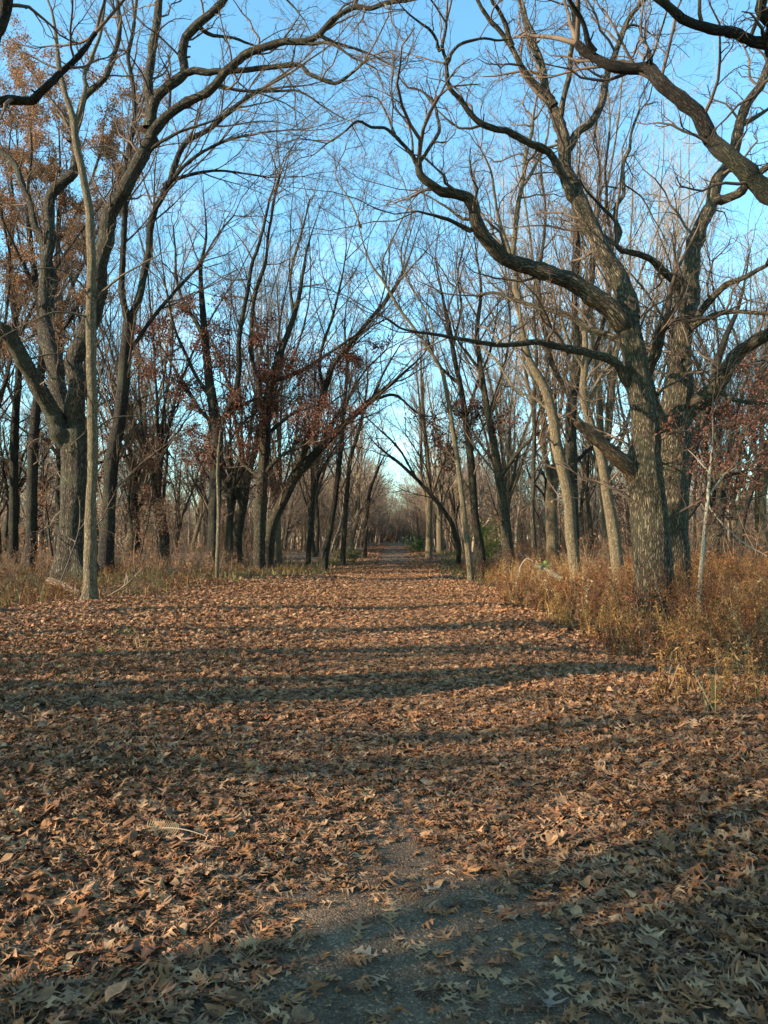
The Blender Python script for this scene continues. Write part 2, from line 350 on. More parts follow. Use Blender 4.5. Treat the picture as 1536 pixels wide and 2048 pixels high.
def hero(name, label, cat, D, trunk, limbs=(), st=OAK, bark=BARK, twig=TWIG, seed=0, furrow=.012, flare=.5, group=None, leaf=None, trunk_twigs=True, jit=.045, lv=3, stubs=(), sides=18):
    """trunk: [(u,v,width px)], limbs: (w0, w1, depth drift in m, [(u,v)...]); every limb starts on what it grows from"""
    rng = np.random.default_rng(seed + 100)
    base = at(trunk[0][0], trunk[0][1], D); gz = float(H(base[0], base[1]))
    root = bpy.data.objects.new(name, None); root.location = (base[0], base[1], gz); root.empty_display_size = .3; COL.objects.link(root)
    tag(root, label, cat, group)
    O = np.array([base[0], base[1], gz])
    known = []                                     # (pixels, depth) of what is built
    def centre(pts, d0, drift):
        S_ = spline([p[:3] for p in pts], 9)
        s = np.concatenate([[0], np.cumsum(np.linalg.norm(np.diff(S_[:, :2], axis=0), axis=1))]); s = s / s[-1]
        dep = d0 + drift * s ** 1.1
        P = np.array([at(a[0], a[1], dd) for a, dd in zip(S_, dep)]); R = S_[:, 2] / 2 * dep / FPX
        known.append((S_[:, :2], dep)); return P, R
    P, R = centre(trunk, D, 0)
    if P[0, 2] > gz - .3:
        nb = max(3, int((P[0, 2] - gz + .3) / .12)); zz = np.linspace(gz - .3, P[0, 2], nb, endpoint=False)
        P = np.vstack([np.c_[np.full(nb, P[0, 0]), np.full(nb, P[0, 1]), zz], P]); R = np.concatenate([np.full(nb, R[0]), R])
    if trunk[-1][2] <= 12: R = R * np.interp(np.linspace(0, 1, len(R)), [0, .75, 1], [1, 1, .3])
    if len(P) > 6: P[3:] += np.cumsum(rng.normal(0, jit * .3, (len(P) - 3, 3)), 0) * .3
    mb = MB(); mb.add(*(lambda t: (t[0], t[1], t[2]))(tubes(P[None] - O, R[None], sides, rng, .04, flare, .008, furrow)))
    tr = mb.build('trunk', bark, root)
    fol = []
    if trunk_twigs:
        tb = MB(); r = ramify(P - O, R, st, rng, tb, tips=(len(limbs) == 0 or trunk_twigs == 'tip' or trunk[-1][2] <= 12), lv=lv); tb.build('twigs', twig, tr); fol.append(r)
    for li in limbs:
        w0, w1, drift, pts = li[:4]
        u0, v0 = pts[0]; best = None
        for px, dep in known:
            d = np.hypot(px[:, 0] - u0, px[:, 1] - v0); i = int(d.argmin())
            if best is None or d[i] < best[0]: best = (d[i], dep[i], px[i])
        n = len(pts); ps = [(p[0], p[1], w0 + (w1 - w0) * i / (n - 1)) for i, p in enumerate(pts)]
        if best[0] > 3: ps = [(best[2][0], best[2][1], w0)] + ps
        P, R = centre(ps, best[1], drift)
        if len(P) > 5: P[2:] += np.cumsum(rng.normal(0, jit * .3, (len(P) - 2, 3)), 0) * .4
        if len(P) > 8:                               # angular kinks and knots
            kn = rng.normal(0, 1, (len(P) // 5 + 2, 3)); P[2:] += np.stack([np.interp(np.arange(2, len(P)), np.arange(len(kn)) * 5, kn[:, q]) for q in range(3)], 1) * np.where(R[2:, None] < .13, R[2:, None] * .55, R[2:, None] * .36)
        R = R * (1 + .05 * np.sin(np.arange(len(R)) * 1.1 + rng.uniform(0, 6)) + .12 * np.exp(-np.arange(len(R)) / 2.0) + .16 * (rng.random(len(R)) < .05))
        broken = len(li) > 4
        if broken:
            P = np.vstack([P, P[-1:] + (P[-1:] - P[-2:-1]) * .3]); R = np.append(R, R[-1] * .15); R[-2] *= 1.1
        mb = MB(); mb.add(*tubes(P[None] - O, R[None], 22 if w0 > 24 else 12 if w0 > 12 else 8, rng, .06, 0, .012 if not broken else .07, furrow if w0 > 24 else 0))
        Lm = np.linalg.norm(np.diff(P, axis=0), axis=1).sum()
        if not broken and w0 > 9:                    # dead stubs and knots
            Ps, Rs = spawn(P[None] - O, R[None], max(2, int(Lm * .9)), .08, .9, .7, 1.4, .22, .2, .34, .05, .008, 4, .22, .03, rng, rtip=.55); mb.add(*tubes(Ps, Rs, 6))
        lo_ = mb.build('broken_limb' if broken else 'limb', li[4] if broken else bark, root)
        if broken:
            lo_['label'] = 'broken limb stub with splintered bare orange wood'
            sb = MB(); ns = 9; dd = nrm(nrm(P[-1] - P[-4]) + rng.normal(0, .22, (ns, 3))); p0 = P[-3] - O + rng.normal(0, R[-3] * .55, (ns, 3))
            sb.add(*tubes(walk(p0, dd, rng.uniform(.12, .34, ns), 4, .05, 0, rng), rng.uniform(.012, .03, ns)[:, None] * np.linspace(1, .08, 4)[None], 5)); sb.build('splinters', SPLINT, lo_)
        else:
            tb = MB(); fol.append(ramify(P - O, R, st, rng, tb, lv=lv)); tb.build('twigs', twig, lo_)
    if leaf:
        n, size, pal, zlo, zhi = leaf
        pts = np.concatenate([f[2].reshape(-1, 3) for f in fol] + [f[1].reshape(-1, 3) for f in fol])
        pts = pts[(pts[:, 2] > zlo) & (pts[:, 2] < zhi)]
        if len(pts):
            cl = noise2(pts[:, 0] * 1.0 + pts[:, 2] * .7, pts[:, 1] + pts[:, 2] * 1.1, .9, seed) + .75
            pr = np.clip(cl, 0.02, 1); pr /= pr.sum()
            fb = MB(); leaf_cards(fb, pts[rng.choice(len(pts), n, p=pr)], size, pal, rng); fb.build('foliage', FOLIAGE, root)
    return root

G2 = 'old oaks beside the path'
# right: the big oak with the broken stub
hero('oak_tree', 'massive ridged oak with a broken orange stub limb, in weeds right of path', 'oak', 16.0,
     [(1308, 1190, 80), (1305, 1120, 73), (1300, 1050, 69), (1293, 990, 69), (1287, 930, 67), (1292, 880, 56), (1285, 810, 51), (1275, 740, 46), (1264, 680, 46), (1255, 640, 49)],
     [(41, 13, -1.5, [(1252, 650), (1225, 612), (1190, 590), (1150, 572), (1110, 565), (1065, 548), (1030, 530), (985, 497), (957, 462), (942, 425), (915, 400), (880, 385), (853, 373), (838, 360), (835, 330)]),
      (9, 4, -.6, [(835, 330), (815, 298), (790, 268), (768, 250), (742, 250), (715, 238), (690, 258)]),
      (9, 3, .7, [(838, 325), (856, 296), (878, 264), (874, 235), (868, 208), (845, 185), (820, 180), (803, 160)]),
      (5, 2, .3, [(790, 268), (768, 222), (753, 200), (722, 195)]),
      (5, 2, .6, [(826, 305), (818, 255), (785, 215), (781, 165)]),
      (7, 3, .8, [(925, 440), (890, 415), (838, 384)]),
      (10, 4, -.6, [(942, 458), (905, 443), (862, 431), (832, 425)]),
      (42, 21, 1.5, [(1257, 640), (1246, 585), (1221, 525), (1200, 483), (1174, 443), (1153, 400), (1141, 350), (1134, 300), (1122, 255), (1108, 213)]),
      (19, 8, .8, [(1108, 213), (1085, 180), (1077, 140), (1067, 98), (1054, 60), (1043, 20), (1030, -30), (1035, -80)]),
      (14, 5, -.9, [(1100, 200), (1066, 165), (1046, 130), (1022, 90), (990, 50), (972, 22), (950, -10), (920, -50)]),
      (11, 5, -.9, [(1024, 92), (1012, 57), (999, 22), (982, -5), (970, -60)]),
      (18, 6, -1.8, [(1150, 400), (1128, 380), (1113, 345), (1103, 312), (1080, 297), (1051, 288), (1022, 278), (972, 260), (942, 238), (922, 210), (902, 185), (895, 160), (892, 127), (881, 103), (885, 58)]),
      (8, 3, .8, [(892, 130), (920, 88), (960, 75), (1000, 80), (1024, 78)]),
      (7, 3, -.8, [(880, 103), (860, 65), (835, 45), (810, 20)]),
      (18, 7, 1.6, [(1134, 295), (1158, 260), (1183, 240), (1201, 213), (1210, 180), (1218, 143), (1229, 110), (1242, 72), (1256, 40), (1272, 18), (1295, -10), (1320, -60)]),
      (12, 7, -1., [(1121, 240), (1124, 200), (1134, 150), (1142, 100), (1149, 60), (1147, 30), (1137, -5), (1120, -50)]),
      (6, 2, .5, [(1240, 75), (1262, 50), (1290, 58), (1305, 72)]),
      (22, 3, -3.0, [(1276, 770), (1250, 753), (1236, 730), (1204, 718), (1174, 716), (1141, 710), (1104, 700), (1067, 690), (1024, 690), (979, 690), (932, 682), (889, 672), (845, 663), (805, 653), (765, 632)]),
      (17, 5, 2.2, [(1264, 700), (1237, 677), (1211, 663), (1171, 647), (1148, 630), (1107, 620), (1067, 612), (1024, 600), (985, 585), (950, 590)]),
      (37, 17, -.6, [(1288, 978), (1250, 930), (1220, 902), (1190, 876), (1168, 856), (1155, 845)], BROKEN)],
     seed=1, bark=RIDGED_LIT, flare=.16, sides=48, furrow=.022)
hero('oak_tree', 'twin stemmed oak with a pale leaning trunk, just behind the massive ridged oak', 'oak', 18.0,
     [(1346, 1180, 70), (1344, 1090, 66), (1343, 1000, 68), (1343, 930, 72), (1350, 860, 70), (1360, 800, 58), (1367, 745, 44), (1371, 700, 38), (1376, 640, 34)],
     [(36, 20, -2., [(1362, 835), (1392, 808), (1424, 771), (1457, 725), (1491, 692), (1540, 662), (1590, 640), (1640, 600)]),
      (33, 14, 1., [(1376, 640), (1383, 590), (1387, 535), (1395, 490), (1411, 443), (1428, 400), (1445, 360), (1467, 320), (1477, 283), (1485, 240), (1505, 193), (1540, 140), (1570, 80)]),
      (19, 9, -1., [(1428, 402), (1470, 385), (1505, 360), (1540, 338), (1600, 320)]),
      (12, 6, .5, [(1482, 250), (1505, 238), (1540, 215)]),
      (27, 17, -1.8, [(1340, 860), (1300, 800), (1298, 745), (1310, 705), (1326, 668), (1338, 640)]),
      (18, 9, -.9, [(1365, 650), (1357, 595), (1342, 565), (1320, 533), (1297, 513), (1264, 503), (1236, 497), (1228, 487)]),
      (10, 5, .6, [(1230, 490), (1240, 462), (1229, 433), (1234, 407), (1247, 390), (1251, 350), (1252, 317), (1261, 288), (1264, 260), (1280, 220)]),
      (7, 3, -.5, [(1230, 440), (1200, 410), (1172, 380), (1160, 360)]),
      (16, 8, -1.5, [(1380, 650), (1410, 605), (1450, 565), (1492, 547), (1540, 520)]),
      (13, 6, -1., [(1378, 660), (1430, 632), (1480, 625), (1540, 628)]),
      (9, 3, .8, [(1390, 812), (1362, 770), (1340, 752), (1315, 748)]),
      (11, 5, -1., [(1424, 772), (1470, 800), (1536, 812)])],
     seed=2, bark=RIDGED_LIT, flare=.2, sides=40, furrow=.018)
# right, out of frame: the limbs that reach in over the top right corner
hero('oak_tree', 'out of frame oak whose thick dark limb sweeps in from the right edge', 'oak', 13.0,
     [(1830, 1500, 95), (1825, 1200, 80), (1800, 900, 74), (1770, 700, 66), (1720, 560, 58), (1640, 460, 52)],
     [(42, 15, 1.2, [(1640, 460), (1585, 410), (1540, 378), (1500, 345), (1455, 300), (1422, 260), (1376, 212), (1345, 180), (1318, 150), (1297, 126), (1265, 127), (1230, 122), (1192, 105), (1163, 86)]),
      (20, 12, .6, [(1350, 188), (1325, 180), (1300, 155), (1275, 135)]),
      (13, 6, -.8, [(1190, 104), (1172, 78), (1160, 40), (1140, 0), (1130, -40)]),
      (12, 8, .3, [(1300, 124), (1297, 100)]),
      (30, 13, -2., [(1720, 560), (1700, 400), (1650, 200), (1600, 110), (1540, 82), (1500, 72), (1450, 62), (1382, 46), (1340, 25), (1305, 0), (1270, -40)]),
      (30, 18, -1., [(1650, 200), (1570, 130), (1540, 60), (1530, 0), (1520, -80)])],
     seed=3, bark=BARK_DARK_SHADED)
# left: big dark oak and the thin lit tree in front of it
hero('oak_tree', 'huge dark oak splitting low into three heavy limbs, far left', 'oak', 24.0,
     [(151, 1172, 74), (148, 1100, 66), (150, 1020, 62), (154, 950, 62), (153, 900, 66), (150, 860, 62)],
     [(36, 26, -3., [(146, 890), (128, 862), (109, 830), (80, 775), (53, 727), (20, 687), (-15, 660), (-70, 620), (-130, 540)]),
      (38, 28, 2., [(148, 865), (136, 830), (123, 785), (110, 733), (93, 683), (88, 640), (90, 610)]),
      (24, 18, .5, [(90, 615), (86, 590), (89, 530), (91, 470), (92, 410), (110, 377), (142, 350), (147, 318), (143, 283)]),
      (15, 8, -.5, [(143, 285), (160, 230), (172, 190), (205, 160), (230, 120), (240, 60), (235, 0)]),
      (18, 12, 1.5, [(92, 612), (107, 570), (100, 530), (90, 480), (70, 430), (50, 370), (30, 330), (0, 300)]),
      (38, 25, -1., [(153, 870), (155, 790), (152, 725), (160, 675), (176, 628), (184, 588), (199, 520), (213, 467), (234, 410), (260, 360), (283, 317), (300, 280)]),
      (20, 14, .5, [(300, 282), (300, 245), (297, 205), (297, 160), (304, 105), (311, 50), (318, -5), (320, -60)]),
      (22, 14, -.8, [(298, 255), (303, 205), (333, 175), (365, 145), (361, 112), (371, 75), (392, 48), (418, 25), (445, -5), (470, -50)]),
      (20, 8, -2.2, [(300, 280), (320, 258), (350, 222), (383, 200), (427, 170), (460, 136), (485, 110), (512, 103), (562, 93), (605, 87), (635, 72), (659, 50), (685, 27), (712, 12), (745, 17), (779, 5), (815, 0)]),
      (14, 5, -1.2, [(365, 146), (400, 142), (430, 140), (470, 143), (512, 137), (545, 133), (599, 125), (620, 145), (645, 160), (669, 167), (699, 147), (725, 123)]),
      (7, 2, -.8, [(430, 168), (470, 178), (512, 180), (555, 182), (603, 184), (645, 213), (672, 230), (692, 242)]),
      (8, 3, .8, [(640, 72), (670, 82), (700, 92), (735, 105), (765, 122)]),
      (7, 3, -.8, [(605, 87), (660, 88), (705, 115), (750, 138)]),
      (10, 4, .8, [(391, 50), (412, 62), (430, 72), (470, 76), (512, 92)]),
      (8, 3, .8, [(270, 350), (257, 320), (233, 303), (213, 293), (180, 297)]),
      (8, 3, -1.2, [(285, 318), (320, 285), (370, 262), (420, 240), (470, 215)])],
     seed=4, bark=BARK, flare=.75, sides=40, furrow=.02)
hero('slender_tree', 'slender lit tree with flared foot standing alone at left edge of clearing', 'tree', 16.7,
     [(178, 1210, 27), (180, 1160, 25), (182, 1067, 24), (184, 1000, 20), (187, 933, 20), (189, 867, 21), (188, 767, 19), (186, 667, 20), (187, 600, 19), (187, 533, 18), (182, 433, 17), (177, 400, 16), (170, 367, 15), (163, 333, 15), (154, 300, 14), (150, 247, 14), (137, 207, 12), (127, 167, 12), (120, 133, 12), (115, 83, 11), (107, 33, 9), (93, -5, 8), (80, -80, 6)],
     [(10, 5, .5, [(150, 247), (164, 215), (172, 180), (168, 150), (179, 125), (191, 100), (205, 68), (212, 0), (215, -60)]),
      (5, 2, -1., [(188, 640), (165, 630), (110, 625), (60, 645), (0, 680)]),
      (5, 2, 1., [(192, 862), (215, 840), (260, 830), (340, 832)]),
      (5, 2, -1., [(188, 610), (150, 560), (110, 540), (30, 545)]),
      (6, 2, .5, [(120, 140), (95, 128), (60, 110), (0, 88)]),
      (6, 2, -.8, [(190, 600), (230, 560), (280, 530), (330, 505)])],
     st=dict(OAK, den=1.1, L1=1.5, r1=.014, t0=.3), bark=BARK_PALE, seed=5, flare=.9, trunk_twigs='tip')
hero('oak_tree', 'out of frame oak whose dark limbs enter at the top left corner', 'oak', 13.0,
     [(-300, 1500, 90), (-295, 1200, 78), (-270, 900, 70), (-240, 650, 60), (-210, 480, 50)],
     [(26, 9, -.6, [(-210, 480), (-150, 330), (-80, 245), (0, 203), (52, 188), (98, 162), (115, 144), (160, 100), (185, 60)]),
      (34, 20, -1.2, [(-210, 480), (-170, 300), (-80, 180), (-20, 110), (5, 50), (14, 0), (20, -60)])],
     seed=6, bark=BARK_DARK_SHADED)
# tall stems left of centre
hero('elm_tree', 'tall dark forked tree with long sweeping branches, right of the slender lit tree', 'tree', 30.0,
     [(212, 1105, 30), (217, 1000, 27), (223, 917, 26), (236, 850, 26), (247, 767, 25), (252, 700, 24), (258, 640, 22)],
     [(16, 8, 1.5, [(258, 640), (276, 597), (285, 530), (300, 450), (322, 385), (345, 330), (370, 290), (420, 255), (470, 215), (520, 180)]),
      (14, 7, -1.5, [(257, 645), (245, 590), (242, 500), (252, 420), (260, 330), (270, 230), (262, 130), (270, 40)]),
      (9, 3, -1.5, [(322, 385), (370, 330), (430, 290), (510, 270), (580, 262)]),
      (9, 3, 1.0, [(330, 370), (390, 350), (450, 345), (540, 355)]),
      (10, 3, 1., [(250, 720), (290, 660), (340, 600), (390, 540), (430, 480), (470, 430)])],
     st=ELM, bark=BARK_DARK_SHADED, seed=7, trunk_twigs=True)
hero('oak_tree', 'dark straight trunk at the left edge, thicker of the edge pair', 'oak', 33.0,
     [(62, 1100, 23), (63, 1000, 21), (66, 900, 20), (71, 830, 19), (78, 767, 17), (85, 690, 15), (75, 600, 13), (60, 500, 11), (52, 400, 9), (60, 300, 7), (50, 200, 5)],
     [(8, 3, 2., [(80, 750), (110, 680), (150, 620), (180, 540)]), (8, 3, -1.5, [(70, 570), (30, 500), (0, 430)])],
     bark=BARK_DARK_SHADED, seed=8, leaf=(12000, .095, RUST, 9, 30))
hero('oak_tree', 'thinner trunk of the left edge pair with rust leaves high above', 'oak', 35.0,
     [(27, 1098, 18), (27, 1000, 17), (28, 900, 17), (32, 830, 15), (38, 740, 13), (30, 640, 12), (22, 520, 10), (28, 420, 8), (20, 300, 6), (30, 200, 4)],
     [(8, 3, 2., [(32, 830), (10, 760), (-20, 690)]), (8, 3, 2.5, [(30, 640), (70, 560), (120, 500)])],
     bark=BARK_DARK_SHADED, seed=9, leaf=(18000, .10, RUST, 10, 30))
hero('oak_tree', 'tall oak holding orange leaves behind the huge dark oak', 'oak', 42.0,
     [(118, 1100, 16), (120, 950, 14), (116, 800, 13), (122, 650, 12), (116, 500, 10), (122, 380, 8), (118, 250, 5), (125, 190, 3)],
     [(7, 2, 2., [(118, 640), (170, 520), (215, 420), (250, 330), (280, 260)]), (7, 2, -2., [(118, 560), (70, 460), (40, 340), (30, 240)]), (6, 2, 0, [(120, 480), (170, 400), (200, 300), (215, 220)])],
     st=dict(OAK, L1=2.8, den=1.8), bark=BARK_DARK_SHADED, seed=10, leaf=(46000, .12, RUST, 12, 30))
# red-leaved oaks left of the path
hero('red_leaved_oak', 'dark oak holding deep red leaves, thicker trunk of the red-leaved pair', 'oak', 31.0,
     [(427, 1095, 25), (430, 1000, 24), (433, 930, 24), (434, 867, 24), (424, 800, 20), (417, 740, 17), (411, 680, 15), (406, 620, 13), (402, 540, 10), (412, 470, 8), (405, 390, 6)],
     [(13, 5, -1.5, [(432, 860), (470, 800), (480, 740), (476, 680), (490, 610), (500, 540), (520, 480), (540, 400)]),
      (10, 3, 1.5, [(430, 850), (390, 800), (350, 740), (320, 690)]), (9, 3, -1., [(424, 800), (380, 730), (345, 650), (330, 580)]),
      (9, 3, 1., [(440, 840), (500, 800), (560, 790)]), (9, 3, 2., [(410, 680), (370, 610), (350, 530), (345, 450)])],
     st=dict(OAK, L1=2.6, wig=.2), bark=BARK_DARK_SHADED, seed=11, leaf=(11000, .105, RED, 2.2, 11))
hero('red_leaved_oak', 'upright oak with low skirts of red leaves left of the leaning tree', 'oak', 33.0,
     [(519, 1113, 24), (522, 1000, 23), (529, 900, 22), (532, 833, 21), (542, 767, 17), (560, 710, 14), (579, 660, 12), (600, 590, 9), (615, 500, 7), (640, 420, 5)],
     [(11, 4, -1.5, [(533, 830), (515, 760), (500, 690), (510, 600), (535, 520), (545, 430), (560, 360)]),
      (9, 3, 1.5, [(530, 870), (580, 830), (620, 815)]), (9, 3, -1.5, [(545, 760), (610, 735), (670, 700), (730, 660), (770, 640)]),
      (9, 3, -1.5, [(526, 950), (570, 910), (610, 890)]), (8, 3, 1.5, [(524, 960), (480, 920), (450, 880)]),
      (8, 3, 1., [(560, 710), (585, 640), (580, 560), (600, 480), (620, 400)])],
     st=dict(OAK, L1=2.4, wig=.18), bark=BARK, seed=12, leaf=(11000, .105, RED, 2.0, 10))
hero('leaning_tree', 'leaning tree arching right over the path from its left edge', 'tree', 34.0,
     [(532, 1110, 29), (542, 1050, 23), (562, 1007, 22), (585, 960, 21), (605, 935, 20), (622, 915, 17), (655, 880, 15), (699, 838, 13), (745, 798, 12), (795, 757, 10), (832, 725, 8), (852, 703, 6)],
     [(16, 6, -1.5, [(586, 955), (612, 890), (630, 840), (651, 780), (670, 730), (700, 690), (732, 650), (770, 610), (800, 560)]),
      (9, 3, 1.5, [(625, 912), (660, 850), (700, 790), (730, 740), (770, 700)]),
      (8, 3, -1.5, [(650, 785), (640, 720), (660, 650), (680, 580), (690, 520)]),
      (7, 2, 1.0, [(745, 800), (790, 790), (840, 830), (870, 832)]), (7, 2, -1.0, [(745, 798), (770, 740), (800, 690)])],
     st=ELM, bark=BARK, seed=13, trunk_twigs='tip')
hero('sapling', 'thin pale sapling in front of the thicker red-leaved oak', 'sapling', 24.0,
     [(434, 1140, 8), (437, 1060, 8), (437, 1000, 7), (436, 930, 6), (440, 870, 5), (446, 820, 3)], st=SAP, bark=BARK_PALE, seed=14, flare=.2)
for i, (D, tr, lb) in enumerate([
    (38, [(650, 1120, 13), (659, 1067, 12), (669, 1007, 11), (677, 940, 11), (684, 883, 9), (689, 817, 8), (695, 733, 7), (690, 650, 5), (700, 560, 3)], 'dark tree slanting right at left verge, first beyond the leaning tree'),
    (44, [(686, 1112, 11), (694, 1000, 9), (702, 917, 8), (712, 883, 7), (725, 833, 6), (735, 760, 4), (730, 680, 3)], 'pale footed twin stem on the left verge beyond the slanting dark tree'),
    (42, [(617, 1108, 10), (622, 1033, 9), (629, 983, 8), (640, 945, 7), (665, 905, 6), (690, 860, 4)], 'small bent tree close right of the leaning tree foot'),
    (56, [(730, 1092, 8), (734, 1033, 7), (739, 983, 7), (752, 950, 5), (770, 910, 4), (800, 880, 2)], 'thin far tree nearest the path on its left side')]):
    hero('verge_tree', lb, 'tree', D, tr, st=ELM, bark=BARK_DARK_SHADED if i != 1 else BARK, seed=20 + i, flare=.3, trunk_twigs='tip')
# right of the path
hero('arching_sapling', 'slender tree arching left over the path from its right edge', 'tree', 27.0,
     [(942, 1165, 13), (935, 1083, 12), (925, 1000, 11), (912, 900, 10), (902, 833, 9), (886, 750, 8), (866, 710, 7), (830, 657, 6), (802, 620, 6), (772, 567, 5), (745, 527, 5), (729, 483, 4), (721, 440, 4), (728, 400, 3), (745, 350, 2)],
     [(4, 2, .5, [(721, 455), (700, 400), (672, 350), (690, 300)]), (4, 2, -.8, [(772, 567), (768, 520), (800, 450), (830, 400), (870, 370)]), (5, 2, .8, [(866, 710), (860, 640), (815, 560), (800, 500), (820, 420), (805, 360)])],
     st=dict(ELM, den=1.4, L1=1.6), bark=BARK_PALE, seed=30, flare=.2, trunk_twigs='tip')
hero('verge_tree', 'dark tree leaning left just right of the arching slender tree', 'tree', 33.0,
     [(962, 1112, 19), (949, 1033, 16), (942, 933, 15), (932, 850, 13), (919, 767, 11), (908, 717, 9), (896, 650, 8), (882, 580, 6), (870, 510, 4), (880, 440, 3)],
     [(7, 2, 1.5, [(930, 840), (960, 760), (985, 690), (1000, 600)]), (7, 2, -1.5, [(920, 770), (870, 720), (850, 650)]), (6, 2, 1., [(905, 700), (920, 620), (915, 540), (930, 470)])],
     st=ELM, bark=BARK_DARK_SHADED, seed=31, leaf=(2500, .12, RED, 3, 7.5))
hero('bowed_sapling', 'low bowed tree reaching left over the path beside twin stems', 'tree', 46.0,
     [(917, 1100, 10), (905, 1050, 9), (889, 1023, 8), (865, 993, 8), (832, 957, 7), (795, 923, 6), (765, 900, 5), (742, 877, 4), (725, 850, 3)],
     [(5, 2, -1., [(832, 957), (800, 900), (760, 860), (735, 835)]), (4, 2, 1., [(865, 993), (850, 930), (810, 870)])],
     st=ELM, bark=BARK_DARK_SHADED, seed=32, flare=.2, trunk_twigs='tip')
hero('forked_tree', 'pale and dark stems growing together at the right verge of the far path', 'tree', 55.0,
     [(858, 1100, 13), (859, 1000, 11), (857, 933, 9), (852, 883, 8), (845, 800, 6), (842, 700, 4), (850, 640, 3)],
     [(7, 3, 1.5, [(859, 1050), (848, 980), (842, 900), (838, 820), (830, 740)]), (7, 2, -1.5, [(860, 1010), (875, 950), (895, 900), (915, 850)])],
     st=ELM, bark=BARK_PALE, seed=33, flare=.3, trunk_twigs='tip')
hero('verge_tree', 'stout tree in the weeds midway between arching slender tree and massive oak', 'tree', 32.0,
     [(1016, 1105, 24), (1009, 1033, 20), (997, 950, 18), (981, 860, 15), (970, 800, 13), (960, 740, 11), (952, 660, 9), (960, 580, 7), (950, 500, 5), (940, 420, 3)],
     [(8, 3, 1.5, [(975, 830), (1000, 760), (1020, 690), (1015, 600)]), (8, 3, -1.5, [(1000, 965), (1040, 900), (1080, 860), (1110, 840)]), (7, 2, -1., [(960, 740), (920, 690), (900, 620)])],
     st=ELM, bark=BARK, seed=34)
hero('oak_tree', 'sunlit leaning oak with a crooked top left of the massive ridged oak', 'oak', 24.0,
     [(1153, 1152, 25), (1141, 1067, 23), (1136, 1000, 22), (1126, 950, 22), (1114, 900, 22), (1104, 833, 20), (1091, 780, 19), (1068, 740, 17), (1051, 700, 15), (1041, 650, 14), (1037, 600, 12)],
     [(12, 7, .8, [(1037, 600), (1030, 540), (1028, 500), (1034, 433), (1044, 367), (1052, 300), (1060, 240)]),
      (9, 3, -1., [(1030, 545), (1010, 480), (995, 420), (985, 350), (960, 300)]), (8, 3, 1., [(1045, 370), (1070, 330), (1090, 290), (1100, 240)]),
      (7, 3, 1.2, [(1104, 830), (1070, 800), (1030, 780), (990, 720), (960, 690)])],
     bark=BARK_PALE, seed=35, st=dict(OAK, L1=2.0))
hero('oak_tree', 'sinuous smooth lit trunk between the sunlit leaning oak and the massive oak', 'oak', 23.0,
     [(1237, 1150, 25), (1226, 1067, 23), (1215, 1000, 21), (1205, 933, 19), (1191, 883, 17), (1175, 833, 16), (1165, 787, 15), (1168, 740, 14), (1170, 680, 12), (1165, 600, 10), (1175, 520, 8)],
     [(9, 3, 1., [(1170, 820), (1200, 760), (1225, 720), (1240, 650)]), (8, 3, -1., [(1168, 745), (1140, 690), (1120, 620), (1125, 540)])],
     bark=BARK_PALE, seed=36)
hero('oak_tree', 'straight dark trunk standing directly behind the sunlit leaning oak', 'oak', 29.0,
     [(1147, 1110, 25), (1144, 1000, 24), (1142, 933, 24), (1141, 833, 22), (1145, 787, 19), (1152, 700, 15), (1148, 600, 12), (1155, 500, 10), (1150, 400, 7), (1158, 300, 5), (1150, 220, 3)],
     [(11, 4, 1.5, [(1143, 800), (1110, 740), (1090, 660), (1080, 560), (1090, 440), (1080, 320)]), (11, 4, -1.5, [(1146, 780), (1190, 700), (1215, 610), (1225, 500), (1215, 380), (1225, 260)]),
      (9, 3, 1., [(1142, 930), (1190, 890), (1240, 870)]), (10, 3, 0, [(1150, 700), (1180, 600), (1190, 480), (1200, 360), (1190, 260)])],
     st=ELM, bark=BARK_DARK_SHADED, seed=37)
hero('sapling', 'thin whitish sapling in the weeds right of the twin stemmed oak', 'sapling', 15.0,
     [(1400, 1185, 10), (1407, 1100, 9), (1414, 1017, 8), (1421, 950, 6), (1428, 880, 4), (1426, 820, 2)],
     [(4, 2, 1., [(1418, 990), (1450, 950), (1490, 930), (1530, 900)]), (4, 2, -.5, [(1416, 1010), (1450, 1050), (1490, 1085), (1536, 1110)]), (3, 1, .6, [(1422, 950), (1395, 920), (1375, 900)]), (3, 1, .6, [(1425, 910), (1460, 870), (1500, 850)])],
     st=dict(SAP, den=3), bark=bark_mat('whitish_bark', (.15, .115, .08), (.27, .215, .15), (.36, .30, .22), scale=26, moss_amt=.1, bump=.4), seed=38, flare=.2, leaf=(1100, .085, RED, 1.6, 4.2))
hero('oak_tree', 'shaded dark trunk seen low behind the twin stemmed oak', 'oak', 24.0,
     [(1356, 1130, 30), (1358, 1030, 28), (1372, 940, 24), (1395, 860, 20), (1420, 790, 16), (1440, 700, 13), (1480, 600, 10), (1500, 500, 7)],
     [(14, 5, -1., [(1360, 1050), (1395, 1005), (1440, 960), (1490, 940)]), (9, 3, 1., [(1420, 790), (1470, 740), (1530, 720)])], bark=BARK_DARK_SHADED, seed=39, leaf=(3500, .10, RED, 2, 7))
hero('verge_tree', 'thin straight tree with pale lit foot in the right woods near the green bush', 'tree', 30.0,
     [(1070, 1110, 10), (1066, 1017, 9), (1070, 900, 8), (1071, 800, 7), (1075, 700, 6), (1070, 600, 4), (1080, 480, 3)], st=ELM, bark=BARK, seed=40, flare=.2, trunk_twigs='tip')
